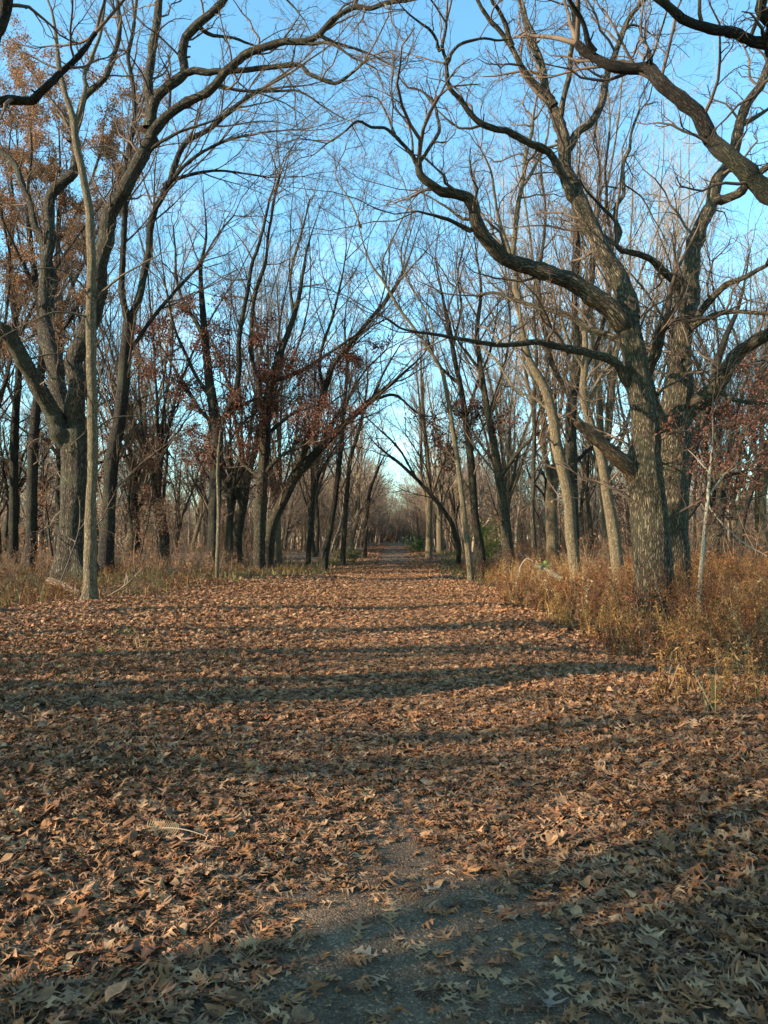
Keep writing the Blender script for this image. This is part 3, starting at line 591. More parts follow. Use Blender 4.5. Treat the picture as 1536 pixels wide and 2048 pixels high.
hero('verge_tree', 'dark leaning trunk at the right edge among red leaves', 'tree', 28.0,
     [(1478, 1120, 16), (1482, 1060, 15), (1495, 1000, 14), (1520, 940, 12), (1545, 860, 10), (1560, 760, 8)], [(7, 3, 1, [(1495, 1000), (1480, 930), (1500, 860)])], bark=BARK_DARK_SHADED, seed=41, leaf=(2600, .10, RED, 2, 7))

# ------------------------------------------------------------------ prototypes for the woods
def proto(seed, kind, H_, r0, bark, twig, leaf=None):
    rng = np.random.default_rng(seed)
    tb, cb, lb = MB(), MB(), None
    z0 = np.array([[0, 0, -.25]])
    if kind == 'vase':
        P = walk(z0, np.array([[0, 0, 1.]]), H_ * .24, 9, .05, .1, rng); R = r0 * np.linspace(1, .8, 9)[None]
        nl = 8; az = np.arange(nl) / nl * 6.283 + rng.uniform(0, .6, nl); a = rng.uniform(.12, .5, nl)
        d = np.c_[np.cos(az) * np.sin(a), np.sin(az) * np.sin(a), np.cos(a)]
        i = rng.integers(5, 9, nl); P1 = walk(P[0, i], d, H_ * rng.uniform(.62, .8, nl), 14, .07, .02, rng); R1 = (r0 * rng.uniform(.26, .42, nl))[:, None] * np.linspace(1, .12, 14)[None]
        P2, R2 = spawn(P1, R1, 15, .12, .98, .28, .62, H_ * .32, .6, .5, .045, .009, 9, .08, .02, rng, rtip=.2)
        k3, k4, wg = 9, 4, .10
    elif kind == 'tall':
        P = walk(z0, np.array([[0, 0, 1.]]), H_ * .88, 22, .06, .07, rng); R = r0 * (np.linspace(1, .05, 22) ** 1.15)[None]
        P1, R1 = spawn(P, R, 24, .26, .98, .3, .75, H_ * .36, .5, .55, .08, .012, 9, .09, .07, rng, rtip=.2)
        P2, R2 = spawn(P1, R1, 7, .15, 1, .4, .8, H_ * .13, .4, .55, .03, .008, 7, .10, .04, rng, rtip=.25)
        k3, k4, wg = 6, 4, .12
    elif kind == 'oak':
        P = walk(z0, np.array([[0, 0, 1.]]), H_ * .4, 10, .06, .1, rng); R = r0 * np.linspace(1, .75, 10)[None]
        nl = 7; az = np.arange(nl) / nl * 6.283 + rng.uniform(0, .8, nl); a = rng.uniform(.2, .95, nl)
        d = np.c_[np.cos(az) * np.sin(a), np.sin(az) * np.sin(a), np.cos(a)]
        i = rng.integers(5, 10, nl); P1 = walk(P[0, i], d, H_ * rng.uniform(.45, .62, nl), 14, .2, .06, rng); R1 = (r0 * rng.uniform(.35, .55, nl))[:, None] * np.linspace(1, .12, 14)[None]
        P2, R2 = spawn(P1, R1, 9, .2, .98, .5, 1.1, H_ * .2, .5, .5, .05, .009, 8, .2, .05, rng, rtip=.2)
        k3, k4, wg = 7, 4, .22
    else:                                           # pole: thin understorey tree
        P = walk(z0, nrm(np.array([[rng.normal(0, .12), rng.normal(0, .12), 1.]])), H_, 14, .06, .03, rng); R = r0 * np.linspace(1, .15, 14)[None]
        P1, R1 = spawn(P, R, 14, .25, .98, .5, 1.0, H_ * .28, .5, .5, .02, .007, 7, .12, .05, rng, rtip=.25)
        P2, R2 = spawn(P1, R1, 5, .15, 1, .4, .9, H_ * .1, .4, .6, .01, .006, 5, .13, .03, rng, rtip=.4)
        k3, k4, wg = 4, 0, .14
    tb.add(*tubes(P, R, 14, rng, .04, .55, .01))
    if kind in ('vase', 'oak'): tb.add(*tubes(P1, R1, 8, rng, .05, 0, .015))
    else: cb.add(*tubes(P1, R1, 5))
    cb.add(*tubes(P2, R2, 4))
    L2 = np.linalg.norm(np.diff(P2, axis=1), axis=2).sum(1)
    P3, R3 = spawn(P2, R2, k3, .15, 1, .35, .9, np.maximum(L2 * .4, .25), .3, .6, .014, .006, 5, wg, .02, rng, rtip=.5); cb.add(*tubes(P3, R3, 3))
    last = P3
    if k4:
        L3 = np.linalg.norm(np.diff(P3, axis=1), axis=2).sum(1)
        P4, R4 = spawn(P3, R3, k4, .25, 1, .4, 1.0, np.maximum(L3 * .45, .15), .2, .7, .008, .0045, 3, wg, .02, rng, rtip=.7); cb.add(*tubes(P4, R4, 3)); last = P4
    tm, cm, lm = tb.mesh('trunk', bark), cb.mesh('crown', twig), None
    if leaf:
        n, size, pal, zlo, zhi = leaf
        pts = last.reshape(-1, 3); pts = pts[(pts[:, 2] > zlo) & (pts[:, 2] < zhi)]
        pr = np.clip(noise2(pts[:, 0] + pts[:, 2] * .7, pts[:, 1] + pts[:, 2], .8, seed) + .75, .03, 1); pr /= pr.sum()
        fb = MB(); leaf_cards(fb, pts[rng.choice(len(pts), n, p=pr)], size, pal, rng); lm = fb.mesh('foliage', FOLIAGE)
    return tm, cm, lm

PV = [proto(60 + i, 'vase', 21, .30, b, t) for i, (b, t) in enumerate([(BARK_PALE, TWIG_PALE_LIT), (BARK, TWIG), (BARK_PALE, TWIG_PALE_LIT)])]
PT = [proto(70 + i, 'tall', 19, .22, b, t) for i, (b, t) in enumerate([(BARK, TWIG), (BARK_DARK_SHADED, TWIG), (BARK_PALE, TWIG_PALE_LIT)])]
PO = [proto(80, 'oak', 18, .33, BARK_DARK_SHADED, TWIG, (5000, .11, RED, 2, 11)), proto(81, 'oak', 18, .33, BARK, TWIG)]
PP = [proto(90 + i, 'pole', h, r, b, t, lf) for i, (h, r, b, t, lf) in enumerate([(6.5, .05, BARK_DARK_SHADED, TWIG, None), (8, .06, BARK, TWIG_PALE_LIT, None), (5, .04, BARK, TWIG, (1300, .09, RED, .6, 6)), (4.5, .035, BARK_PALE, TWIG_PALE_LIT, (900, .085, RUST, .6, 6))])]

def place(pr, name, label, cat, x, y, sc, rot, group=None, lean=(0, 0)):
    r = bpy.data.objects.new(name, None); COL.objects.link(r); r.empty_display_size = .3
    r.location = (x, y, float(H(x, y))); r.rotation_euler = (lean[0], lean[1], rot); r.scale = (sc, sc, sc)
    tag(r, label, cat, group)
    for nm, me in zip(('trunk', 'crown', 'foliage'), pr):
        if me is not None:
            o = bpy.data.objects.new(nm, me); COL.objects.link(o); o.parent = r
    return r

wr = np.random.default_rng(11)
# pale fountain-shaped trees standing high behind the oaks on the right; same shape left of the path
for (u, D, sc, k, lb) in [
    (1105, 40, 1.12, 0, 'pale fountain shaped tree rising behind the sunlit leaning oak'),
    (1215, 36, 1.08, 2, 'tall pale fountain shaped tree rising behind the massive ridged oak'),
    (1290, 46, 1.2, 0, 'farther pale fountain shaped tree between the two stems of right oaks'),
    (1010, 47, .92, 2, 'pale bare tree above the stout verge tree, right of the sky gap'),
    (1420, 34, .95, 1, 'brownish fountain shaped tree at the right edge behind the twin oak'),
    (1530, 38, 1.0, 2, 'pale fountain shaped tree cut by the right edge'),
    (475, 45, 1.10, 1, 'tall fan shaped bare tree rising behind the red-leaved pair'),
    (555, 47, 1.02, 0, 'pale fan shaped bare tree rising behind the upright red-leaved oak'),
    (625, 58, .95, 1, 'fan shaped bare tree above the leaning tree, left of the sky gap'),
    (330, 42, 1.02, 1, 'bare spreading tree between forked tree and the red-leaved pair'),
    (255, 52, 1.15, 2, 'tall bare tree behind the forked dark tree'),
    (178, 38, 1.1, 1, 'bare spreading tree behind the slender lit tree'),
    (-10, 34, 1.05, 1, 'bare spreading tree cut by the left edge'),
    (700, 75, .9, 2, 'far pale tree left of the path under the sky gap'),
    (880, 70, 1.0, 0, 'far pale tree right of the path under the sky gap')]:
    p = at(u, 1076, D); place(PV[k], 'fountain_tree', lb, 'tree', p[0], p[1], sc, wr.uniform(0, 6.28))
# the woods on both sides
spots = []
def free(x, y, d):
    return all((x - a) ** 2 + (y - b) ** 2 > d * d for a, b in spots)
def scatter(n, yr, side, pr, name, cat, group, label, dmin, sc=(.75, 1.1), xin=6.0, lean=.05):
    c = 0; tries = 0
    while c < n and tries < n * 60:
        tries += 1
        y = wr.uniform(*yr); xm = .56 * y + 6; inn = xin + .02 * y
        x = wr.uniform(inn, xm) * side
        if not free(x, y, dmin): continue
        spots.append((x, y)); c += 1
        place(pr[wr.integers(0, len(pr))], name, label, cat, x, y, wr.uniform(*sc), wr.uniform(0, 6.28), group, (wr.normal(0, lean), wr.normal(0, lean)))
WL, WR = 'trees in the woods left of the path', 'trees in the woods right of the path'
scatter(30, (36, 85), -1, PT[:1] + PV + PO, 'woodland_tree', 'tree', WL, 'tall bare woodland tree among many in the woods left of the path', 3.0, (.5, .85))
scatter(26, (36, 85), 1, PT[:1] + PV + PO, 'woodland_tree', 'tree', WR, 'tall bare woodland tree among many in the woods right of the path', 3.0, (.5, .85))
scatter(48, (30, 80), -1, PP, 'understorey_tree', 'sapling', 'understorey saplings left of the path', 'thin understorey sapling crowded in the woods left of the path', 1.2, (.7, 1.3), 6.5, .1)
scatter(34, (32, 80), 1, PP, 'understorey_tree', 'sapling', 'understorey saplings right of the path', 'thin understorey sapling crowded in the woods right of the path', 1.2, (.7, 1.3), 6.5, .1)
# trees lining the far path and closing its end
for s, sd_ in ((-1, 'left'), (1, 'right')):
    for j in range(8):
        y = 60 + j * 12.0 + wr.uniform(-2, 2); x = s * wr.uniform(3.6, 6.5)
        place((PT + PP[:2] + PO[1:])[wr.integers(0, 6)], 'woodland_tree', 'small distant tree lining the %s side of the path towards its end' % sd_, 'tree', x, y, wr.uniform(.55, .9), wr.uniform(0, 6.28), 'distant trees lining the %s side of the path' % sd_, (wr.normal(0, .03), -s * wr.uniform(0, .1)))

# far wood that reads as one mass: one object
def far_wood():
    mb = MB(); rng = np.random.default_rng(77)
    n = 760
    y = rng.uniform(72, 190, n); x = rng.uniform(-1, 1, n) * (.56 * y + 8); c = rng.random(n) < .28; x = np.where(c, rng.choice([-1, 1], n) * rng.uniform(4, 15, n), x)
    m = (np.abs(x) > np.where(y > 90, 3.6, 4.5)) | (y > 150); x, y = x[m], y[m]; n = len(x)
    hgt = rng.uniform(7, 12, n) * np.where(y > 150, .9, 1)
    n2 = 14; y2 = rng.uniform(85, 150, n2); x2 = rng.choice([-1, 1], n2) * rng.uniform(2.6, 7.5, n2); n3 = 170; y3 = rng.uniform(132, 195, n3); x3 = rng.uniform(-16, 16, n3); x3 = np.where((np.abs(x3) < 2.6) & (y3 < 188), x3 * 4, x3)
    n5 = 70; y5 = rng.uniform(186, 205, n5); x5 = rng.uniform(-9, 9, n5)
    n4 = 620; y4 = rng.uniform(105, 230, n4); x4 = rng.uniform(-1, 1, n4) * (.58 * y4 + 10); k4 = np.abs(x4) > 5; x4, y4 = x4[k4], y4[k4]
    x = np.r_[x, x2, x3, x4, x5]; y = np.r_[y, y2, y3, y4, y5]; n = len(x); hgt = np.r_[hgt, rng.uniform(5, 9, n2), rng.uniform(3.5, 14, n3), rng.uniform(2.5, 7, len(x4)), rng.uniform(1.5, 6, n5)]; ins = -np.sign(x) * np.where(np.abs(x) < 8, rng.uniform(0, .3, n), 0)
    P = walk(np.c_[x, y, H(x, y) - .3], np.c_[ins, ins * 0, ins * 0 + 1.], hgt, 8, .06, .03, rng); R = rng.uniform(.08, .22, n)[:, None] * np.linspace(1, .15, 8)[None]
    cols = lambda k: np.repeat(rng.choice([0, 1, 2], k)[:, None], 1, 1)
    def put(P, R, s):
        V, F, B = tubes(P, R, s); N = len(P); c = np.array([(.14, .095, .065), (.25, .175, .12), (.36, .26, .18)])[rng.integers(0, 3, N)]
        mb.add(V, F, B, np.repeat(c, len(V) // N, 0))
    put(P, R, 5)
    P1, R1 = spawn(P, R, 13, .08, .98, .35, .9, hgt * .42, .4, .5, .07, .022, 6, .1, .06, rng, rtip=.3); put(P1, R1, 3)
    P2, R2 = spawn(P1, R1, 6, .2, 1, .4, .9, 2.0, .3, .6, .03, .014, 4, .12, .04, rng, rtip=.5); put(P2, R2, 3)
    P3, R3 = spawn(P2, R2, 4, .2, 1, .4, .9, .9, .2, .7, .018, .013, 3, .12, .04, rng, rtip=.8); put(P3, R3, 3)
    tag(mb.build('far_wood', STALK), kind='stuff', label='grey brown mass of far bare woods closing the view', cat='woods')
far_wood()
def brush():
    """thin stems and thicket between the trees"""
    mb = MB(); rng = np.random.default_rng(78)
    n = 3800
    y = 24 + 110 * rng.uniform(0, 1, n) ** 1.4; s = rng.choice([-1, 1], n); inn = np.where(s < 0, 5.5, 6.0) + .02 * y
    x = s * rng.uniform(inn, .56 * y + 5)
    m = noise2(x, y, .25, 8) > -.35; x, y = x[m], y[m]; n = len(x)
    L = rng.uniform(.5, 2.2, n) * np.where((x < 0) & (y < 48), .55, 1) * np.where(rng.random(n) < .15, 1.7, 1)
    P = walk(np.c_[x, y, H(x, y) - .05], nrm(np.c_[rng.normal(0, .2, (n, 2)), np.ones(n)]), L, 7, .1, .02, rng); R = rng.uniform(.006, .018, n)[:, None] * np.linspace(1, .35, 7)[None]
    pal = np.array([(.11, .07, .045), (.20, .125, .075), (.27, .17, .10), (.16, .07, .04)])
    def put(P, R, s):
        V, F, B = tubes(P, R, s); N = len(P); mb.add(V, F, B, np.repeat(pal[rng.integers(0, 4, N)], len(V) // N, 0))
    put(P, R, 4)
    P1, R1 = spawn(P, R, 8, .15, 1, .4, .9, L * .32, .4, .6, .009, .004, 5, .12, .03, rng); put(P1, R1, 3)
    P2, R2 = spawn(P1, R1, 4, .2, 1, .4, 1., .3, .2, .7, .005, .0035, 3, .12, .03, rng); put(P2, R2, 3)
    q = P2[rng.random(len(P2)) < .16].reshape(-1, 3); leaf_cards(mb, q[::2], .09, np.array([(.22, .09, .04), (.28, .14, .06), (.16, .07, .04)]), rng, .1)
    tag(mb.build('brush', STALK), kind='stuff', label='brown thicket of thin stems between the woodland trunks', cat='brush')
brush()

# off-frame trees up-sun whose shadows stripe the clearing
for (x, y, sc, pr, lb) in [
    (-9.2, 3.7, 1.1, PO[1], 'out of frame bare oak nearest the left edge, throwing a shadow band'),
    (-10.0, 5.0, 1.1, PT[2], 'out of frame pale straight tree left of the near clearing'),
    (-12.0, 6.2, 1.0, PT[1], 'out of frame dark straight tree left of the near clearing'),
    (-13.0, 7.6, .9, PT[0], 'out of frame straight tree left of the mid clearing'),
    (-12.9, -2.7, 1.0, PV[1], 'out of frame fountain shaped tree behind the viewer'),
    (-12.0, -3.4, .9, PV[1], 'out of frame fountain shaped tree level with the viewer'),
    (-7.2, -1.15, .95, PV[1], 'out of frame fountain shaped tree close behind the viewer'),
    (-9.4, -1.2, .95, PV[1], 'out of frame fountain shaped tree behind the viewer on the left'),
    (-27.0, -.5, 1.1, PV[1], 'out of frame fountain shaped tree farther off to the left')]:
    place(pr, 'oak_tree' if pr in PO else 'bare_tree', lb, 'tree', x, y, sc, (x * 12.9 + y * 7.1) % 6.28)
for (x, y, sc, ln, lb) in [(-11.6, -5.6, .62, -.6, 'out of frame tree added with a lean for its diagonal shadow, nearer of two'), (-12.6, -6.6, .62, -.6, 'out of frame tree added with a lean for its diagonal shadow, farther of two')]:  # unseen trees added, tilted so their shade falls diagonally over the near ground
    place(PT[1], 'leaning_tree', lb, 'tree', x, y, sc, 0, None, (ln, 0))

# ------------------------------------------------------------------ leaf litter
LEAF_PAL = np.array([(.27, .150, .078), (.225, .118, .060), (.31, .185, .10), (.17, .085, .044), (.10, .052, .031), (.25, .110, .048), (.28, .175, .105), (.20, .118, .070), (.28, .140, .060), (.36, .23, .13)])
def leaf_template(rows):
    ym, yo, wd = (np.array(c) for c in zip(*rows)); n = len(rows)
    mid = np.c_[np.zeros(n), ym, np.zeros(n)]; lf = np.c_[-wd, yo, np.zeros(n)]; rt = np.c_[wd, yo, np.zeros(n)]
    V = np.vstack([lf, mid, rt]); i = np.arange(n - 1)
    F = np.vstack([np.c_[i, i + n, i + n + 1, i + 1], np.c_[i + n, i + 2 * n, i + 2 * n + 1, i + n + 1]])
    V[:, 1] -= .55; return V, F
A = [(0, 0, .006), (.2, .2, .010), (.24, .25, .06), (.28, .38, .34), (.32, .32, .11), (.38, .37, .035), (.45, .44, .05), (.5, .56, .26), (.53, .70, .44), (.58, .60, .15), (.65, .65, .04), (.72, .72, .05), (.78, .90, .27), (.83, .83, .10), (.9, .9, .05), (1, 1, .004)]
Bq = [(0, 0, .006), (.2, .2, .012), (.25, .27, .13), (.31, .33, .24), (.36, .36, .07), (.42, .43, .07), (.5, .53, .30), (.56, .60, .34), (.61, .62, .09), (.67, .68, .08), (.74, .78, .27), (.80, .84, .20), (.86, .87, .09), (.93, .94, .10), (1, 1, .004)]
D5 = [(0, 0, .01), (.22, .22, .012), (.3, .3, .17), (.42, .42, .27), (.58, .58, .27), (.75, .75, .18), (.9, .9, .07), (1, 1, .004)]
F3 = [(.2, .25, .12), (.5, .42, .32), (.7, .75, .12), (.9, .82, .2)]
C6 = [(0, 0, .01), (.2, .2, .02), (.28, .36, .30), (.38, .37, .06), (.5, .62, .42), (.62, .62, .06), (.75, .85, .26), (.84, .84, .08), (1, 1, .01)]
C4 = [(0, .05, .05), (.35, .4, .34), (.5, .5, .14), (.65, .75, .30), (1, 1, .03)]
T_OV, T_CR = leaf_template(D5), leaf_template(F3)
T_HI, T_HI2, T_MID, T_LO = leaf_template(A), leaf_template(Bq), leaf_template(C6), leaf_template(C4)
def scatter_leaves(mb, tmpl, x, y, z, rng, size=(.10, .17), tilt=.42, curl=1.0, nrm_up=None):
    V0, F0 = tmpl; N, nv = len(x), len(V0)
    s = rng.uniform(*size, N)[:, None]; X = V0[None, :, 0] * rng.uniform(.8, 1.2, (N, 1)); Y = np.repeat(V0[None, :, 1], N, 0)
    c1 = rng.normal(0, .9, (N, 1)) * curl; c2 = rng.normal(.1, .45, (N, 1)) * curl; tw = rng.normal(0, .6, (N, 1)) * curl; ph = rng.uniform(0, 6.28, (N, 1)); kr = rng.uniform(5, 11, (N, 1))
    Z = c1 * X ** 2 * 1.3 + c2 * Y ** 2 + tw * X * Y + .05 * curl * np.sin(kr * Y + ph) * (.4 + np.abs(X) * 2) + .035 * curl * np.sin(kr * 1.7 * X + ph * 2) - .12 * np.abs(X) * rng.uniform(-1, 1, (N, 1))
    Z = .3 * np.tanh(Z / .3)
    a = rng.uniform(0, 6.283, (N, 1)); ca, sa = np.cos(a), np.sin(a)
    X, Y = X * ca - Y * sa, X * sa + Y * ca
    t1, t2 = (np.clip(rng.normal(0, tilt, (N, 1)), -.55, .55) for _ in range(2))
    Zt = Z * np.cos(t1) + X * np.sin(t1); X = X * np.cos(t1) - Z * np.sin(t1); Z = Zt
    Zt = Z * np.cos(t2) + Y * np.sin(t2); Y = Y * np.cos(t2) - Z * np.sin(t2); Z = Zt
    lowest = (Z * s).min(1, keepdims=True)
    V = np.stack([X * s + x[:, None], Y * s + y[:, None], Z * s - lowest * .8 + z[:, None]], -1).reshape(-1, 3)
    F = (np.arange(N)[:, None, None] * nv + F0[None]).reshape(-1, 4)
    col = LEAF_PAL[rng.integers(0, len(LEAF_PAL), N)] * np.array([.98, .86, .77]) * rng.uniform(.75, 1.15, (N, 1))
    mb.add(V, F, col=np.repeat(col, nv, 0))
def bare(x, y):
    """how bare the gravel is: 1 bare, 0 covered"""
    nz = noise2(x, y, 2.3, 21) * .35 + noise2(x, y, 7, 22) * .2
    half = np.where(x < 0, .62, .85) * np.clip((5.5 - y) / 2.4, 0, 1)
    near = np.clip((half - np.abs(x) + nz * .6) / .45, 0, 1) * (y < 5.8)
    far = np.clip((1.0 + np.clip((y - 50) / 40, 0, .5) - np.abs(x + .1)) / .5, 0, 1) * np.clip((y - 24) / 40, 0, .92)
    return np.maximum(near, far)
def litter():
    mb = MB(); rng = np.random.default_rng(91)
    def zone(n, y0, y1, tmpl, size, tilt, curl, pile, half=.56, pad=1.6, thin=None, bmax=.88):
        y = np.sqrt(rng.uniform(y0 ** 2, y1 ** 2, n)); x = rng.uniform(-1, 1, n) * (half * y + pad)
        b = bare(x, y); k = rng.random(n) > b * bmax
        if thin is not None: k &= rng.random(n) < thin(x, y)
        x, y, b = x[k], y[k], b[k]
        pl = pile * np.clip(.35 + .65 * np.clip((np.abs(x) - .5) / 1.2, 0, 1) + .4 * noise2(x, y, 1.2, 33), .1, 1.3) * (1 - b)
        tl = tilt
        h = len(x) // 2
        path = np.abs(x) < 1.1
        for sel, t_, c_ in ((path, tilt * .55, curl * .8), (~path, tilt, curl)):
            if sel.any(): scatter_leaves(mb, tmpl, x[sel], y[sel], H(x[sel], y[sel]) + .018 + pl[sel] * rng.uniform(0, 1, sel.sum()) ** 1.3, rng, size, t_, c_)
    zone(19000, 1.2, 5.5, T_HI, (.062, .112), .23, 1.0, .05)
    zone(9000, 1.2, 5.5, T_HI2, (.06, .108), .25, 1.1, .05)
    zone(22000, 5.0, 10.5, T_HI2, (.07, .118), .26, 1.0, .055)
    zone(24000, 5.0, 10.5, T_HI, (.07, .12), .26, 1.0, .055)
    zone(2600, 1.2, 6, T_OV, (.06, .11), .32, 1.4, .06)
    zone(6000, 5.5, 12, T_OV, (.06, .12), .32, 1.5, .06)
    zone(1200, 1.2, 5, T_HI, (.09, .135), .3, 1.6, .05)
    zone(3000, 5, 11, T_HI, (.09, .14), .3, 1.7, .05)
    zone(17000, 1.2, 6, T_CR, (.012, .042), .4, 1, .02, bmax=.45)
    zone(90000, 10, 23, T_MID, (.07, .125), .3, 1.0, .06)
    strip = lambda x, y: np.where((x > -4.2) & (x < 3.2), 1.0, .45)
    zone(100000, 22, 48, T_LO, (.065, .115), .3, 1.0, .06, .40, 0, strip)
    zone(22000, 45, 110, T_LO, (.09, .15), .32, 1.0, .06, 0.0, 3.4)
    tag(mb.build('leaf_litter', LITTER, smooth=False), kind='stuff', label='thick brown carpet of fallen oak leaves over path and clearing', cat='leaves')
litter()

# ------------------------------------------------------------------ dry weeds, grass
STRAW = np.array([(.34, .20, .07), (.25, .125, .044), (.17, .07, .030), (.13, .055, .028), (.19, .115, .062), (.11, .05, .03)]) * np.array([.9, .80, .72])
def weeds(x, y, L, rng, pal, nleaf=14, plume=True, lean=.16):
    mb = MB(); n = len(x); pi = np.clip(((noise2(x, y, 1.6, 51) * .6 + .5 + rng.normal(0, .22, n)) * len(pal)).astype(int), 0, len(pal) - 1); c0 = pal[pi] * rng.uniform(.75, 1.2, (n, 1))
    P = walk(np.c_[x, y, H(x, y) - .03], nrm(np.c_[rng.normal(0, lean, (n, 2)), np.ones(n)]), L, 6, .09, -.01, rng)
    R = rng.uniform(.0025, .0045, n)[:, None] * np.linspace(1, .5, 6)[None]
    def put(P, R, s, k): V, F, B = tubes(P, R, s); mb.add(V, F, B, np.repeat(np.repeat(c0, k, 0), len(V) // len(P), 0))
    put(P, R, 3, 1)
    ends = P[:, -1]
    if plume:
        P1, R1 = spawn(P, R, 7, .62, 1, .5, 1.1, L * .2, .2, .7, .003, .0016, 4, .2, -.12, rng); put(P1, R1, 3, 7)
    def cards(pts, per, size, sp):
        N = len(pts); c = pts + rng.normal(0, sp, (N, 3)); d = nrm(rng.normal(0, 1, (N, 3)) + np.array([0, 0, -.7])); q = nrm(np.cross(d, rng.normal(0, 1, (N, 3)))); nn = np.cross(d, q)
        s = size * rng.uniform(.5, 1.4, (N, 1)); V = np.stack([c, c + d * s * .5 + q * s * .16 + nn * s * .12, c + d * s, c + d * s * .5 - q * s * .16 + nn * s * .12], 1).reshape(-1, 3)
        col = np.repeat(c0, per, 0) * rng.uniform(.7, 1.35, (N, 1)); mb.add(V, np.arange(N)[:, None] * 4 + np.array([[0, 1, 2, 3]]), col=np.repeat(col, 4, 0))
    t = rng.uniform(.15, 1, (n, nleaf)); f = t * 5; i = np.minimum(f.astype(int), 4); f = (f - i)[..., None]; a = np.arange(n)[:, None]
    cards((P[a, i] * (1 - f) + P[a, i + 1] * f).reshape(-1, 3), nleaf, .065, .012)
    if plume: cards(P1[:, 1:].reshape(-1, 3), 21, .028, .012)
    return mb
def blades(mb, x, y, h, pal, rng, lean=.35, wd=.006):
    n = len(x); z = H(x, y) - .01; d = rng.normal(0, lean, (n, 2)); a = rng.uniform(0, 6.28, n); q = np.c_[np.cos(a), np.sin(a), 0 * a] * wd
    p0 = np.c_[x, y, z]; p1 = p0 + np.c_[d * h[:, None] * .35, h * .6]; p2 = p0 + np.c_[d * h[:, None] * 1.1, h * np.clip(1 - .5 * np.abs(d).sum(1), .3, 1)]
    V = np.stack([p0 - q, p0 + q, p1 + q * .8, p1 - q * .8, p2 + q * .1, p2 - q * .1], 1).reshape(-1, 3); b = np.arange(n)[:, None] * 6
    c = pal[rng.integers(0, len(pal), n)] * rng.uniform(.7, 1.25, (n, 1))
    mb.add(V, np.concatenate([b + np.array([[0, 1, 2, 3]]), b + np.array([[3, 2, 4, 5]])]), col=np.repeat(c, 6, 0))
GRASS_PAL = np.array([(.30, .19, .085), (.25, .15, .07), (.34, .23, .11), (.12, .12, .045), (.20, .10, .05)])
GREEN_PAL = np.array([(.085, .09, .032), (.125, .115, .042), (.17, .13, .055), (.16, .10, .048)])
def right_edge(y): return 2.75 + .35 * np.sin(y * .55 + 1) + .25 * np.sin(y * 1.7) + np.clip(.035 * (y - 25), 0, 1.2)
def left_edge(y): return np.interp(y, [13, 16, 18.7, 24.7, 31, 70], [11, 8, 5.8, 4.9, 3.6, 3.6]) + .35 * np.sin(y * 1.3) + .3 * np.sin(y * .5)
def undergrowth():
    rng = np.random.default_rng(301)
    def right(n, y0, y1):
        y = np.sqrt(rng.uniform(y0 ** 2, y1 ** 2, n)); e = right_edge(y); x = e + np.abs(rng.uniform(0, 1, n)) * np.maximum(.56 * y + 1.5 - e, .5)
        k = (noise2(x, y, 1.3, 41) > -.2) | (x > e + 3.5); k &= ~((y < 6.3) & (x < 3.3)); return x[k], y[k]
    x, y = right(9500, 5.2, 30)
    d = x - right_edge(y); L = np.clip(.5 + .18 * d, .38, .85) * rng.uniform(.5, 1.25, len(x)) * np.clip(.55 + (y - 5) * .07, .5, 1.05) * (1 + .3 * noise2(x, y, 1.1, 52))
    tag(weeds(x, y, L, rng, STRAW, 11).build('dry_weeds', STALK, smooth=False), kind='stuff', label='rusty dry goldenrod stalks crowding the right side of the path', cat='weeds')
    x, y = right(900, 6.0, 28); d = x - right_edge(y); k = d > .25; x, y = x[k], y[k]
    tall = weeds(x, y, rng.uniform(.75, 1.15, len(x)) * np.clip(.6 + (y - 6) * .05, .6, 1), rng, np.array([(.34, .20, .08), (.26, .14, .06), (.38, .27, .14), (.18, .09, .045)]), 10)
    tag(tall.build('goldenrod', STALK, smooth=False), kind='stuff', label='taller plumed goldenrod stems standing above the dry weeds', cat='weeds')
    x, y = right(3200, 29, 70); xl = rng.uniform(0, 1, 8000); yl = np.sqrt(np.r_[rng.uniform(15 ** 2, 34 ** 2, 4600), rng.uniform(30 ** 2, 70 ** 2, 3400)]); el = left_edge(yl); xl = -(el + xl * np.maximum(.56 * yl + 2 - el, 1))
    k = noise2(xl, yl, .7, 43) > -.35; xl, yl = xl[k], yl[k]
    x, y = np.r_[x, xl], np.r_[y, yl]; L = rng.uniform(.3, .95, len(x)) * np.where(x < 0, .6, .9)
    pal = np.vstack([STRAW * .7, GREEN_PAL[:2] * .9, [(.15, .075, .045), (.11, .065, .043)]])  # straw tones darkened: shade over the left verge is put into the palette
    tag(weeds(x, y, L, rng, pal, 9).build('undergrowth', STALK, smooth=False), kind='stuff', label='brown and olive undergrowth along both verges', cat='undergrowth')
    mb = MB()
    x, y = right(9000, 5, 26); blades(mb, x, y, rng.uniform(.1, .5, len(x)), GRASS_PAL, rng)
    n = 9000; y = np.sqrt(rng.uniform(14.5 ** 2, 50 ** 2, n)); e = left_edge(y); x = -(e + rng.uniform(0, 1, n) * np.maximum(.56 * y + 2 - e, 1)); blades(mb, x, y, rng.uniform(.12, .5, n), np.vstack([GRASS_PAL, GREEN_PAL]), rng, wd=.009)
    for s, ef in ((-1, left_edge), (1, right_edge)):
        n = 3500; y = rng.uniform(24, 70, n); x = s * (ef(y) + rng.normal(.5, .5, n)); blades(mb, x, y, rng.uniform(.1, .45, n), GREEN_PAL, rng, wd=.012)
    n = 900; y = rng.uniform(7, 17, n); x = -rng.uniform(2.2, .56 * y + 1); k = noise2(x, y, 1.1, 47) > .25; x, y = x[k], y[k]; blades(mb, x, y, rng.uniform(.06, .25, len(x)), np.vstack([GRASS_PAL[:2], GREEN_PAL]), rng, wd=.005)
    tag(mb.build('dry_grass', STALK, smooth=False), kind='stuff', label='thin straw and olive grass among the weeds', cat='grass')
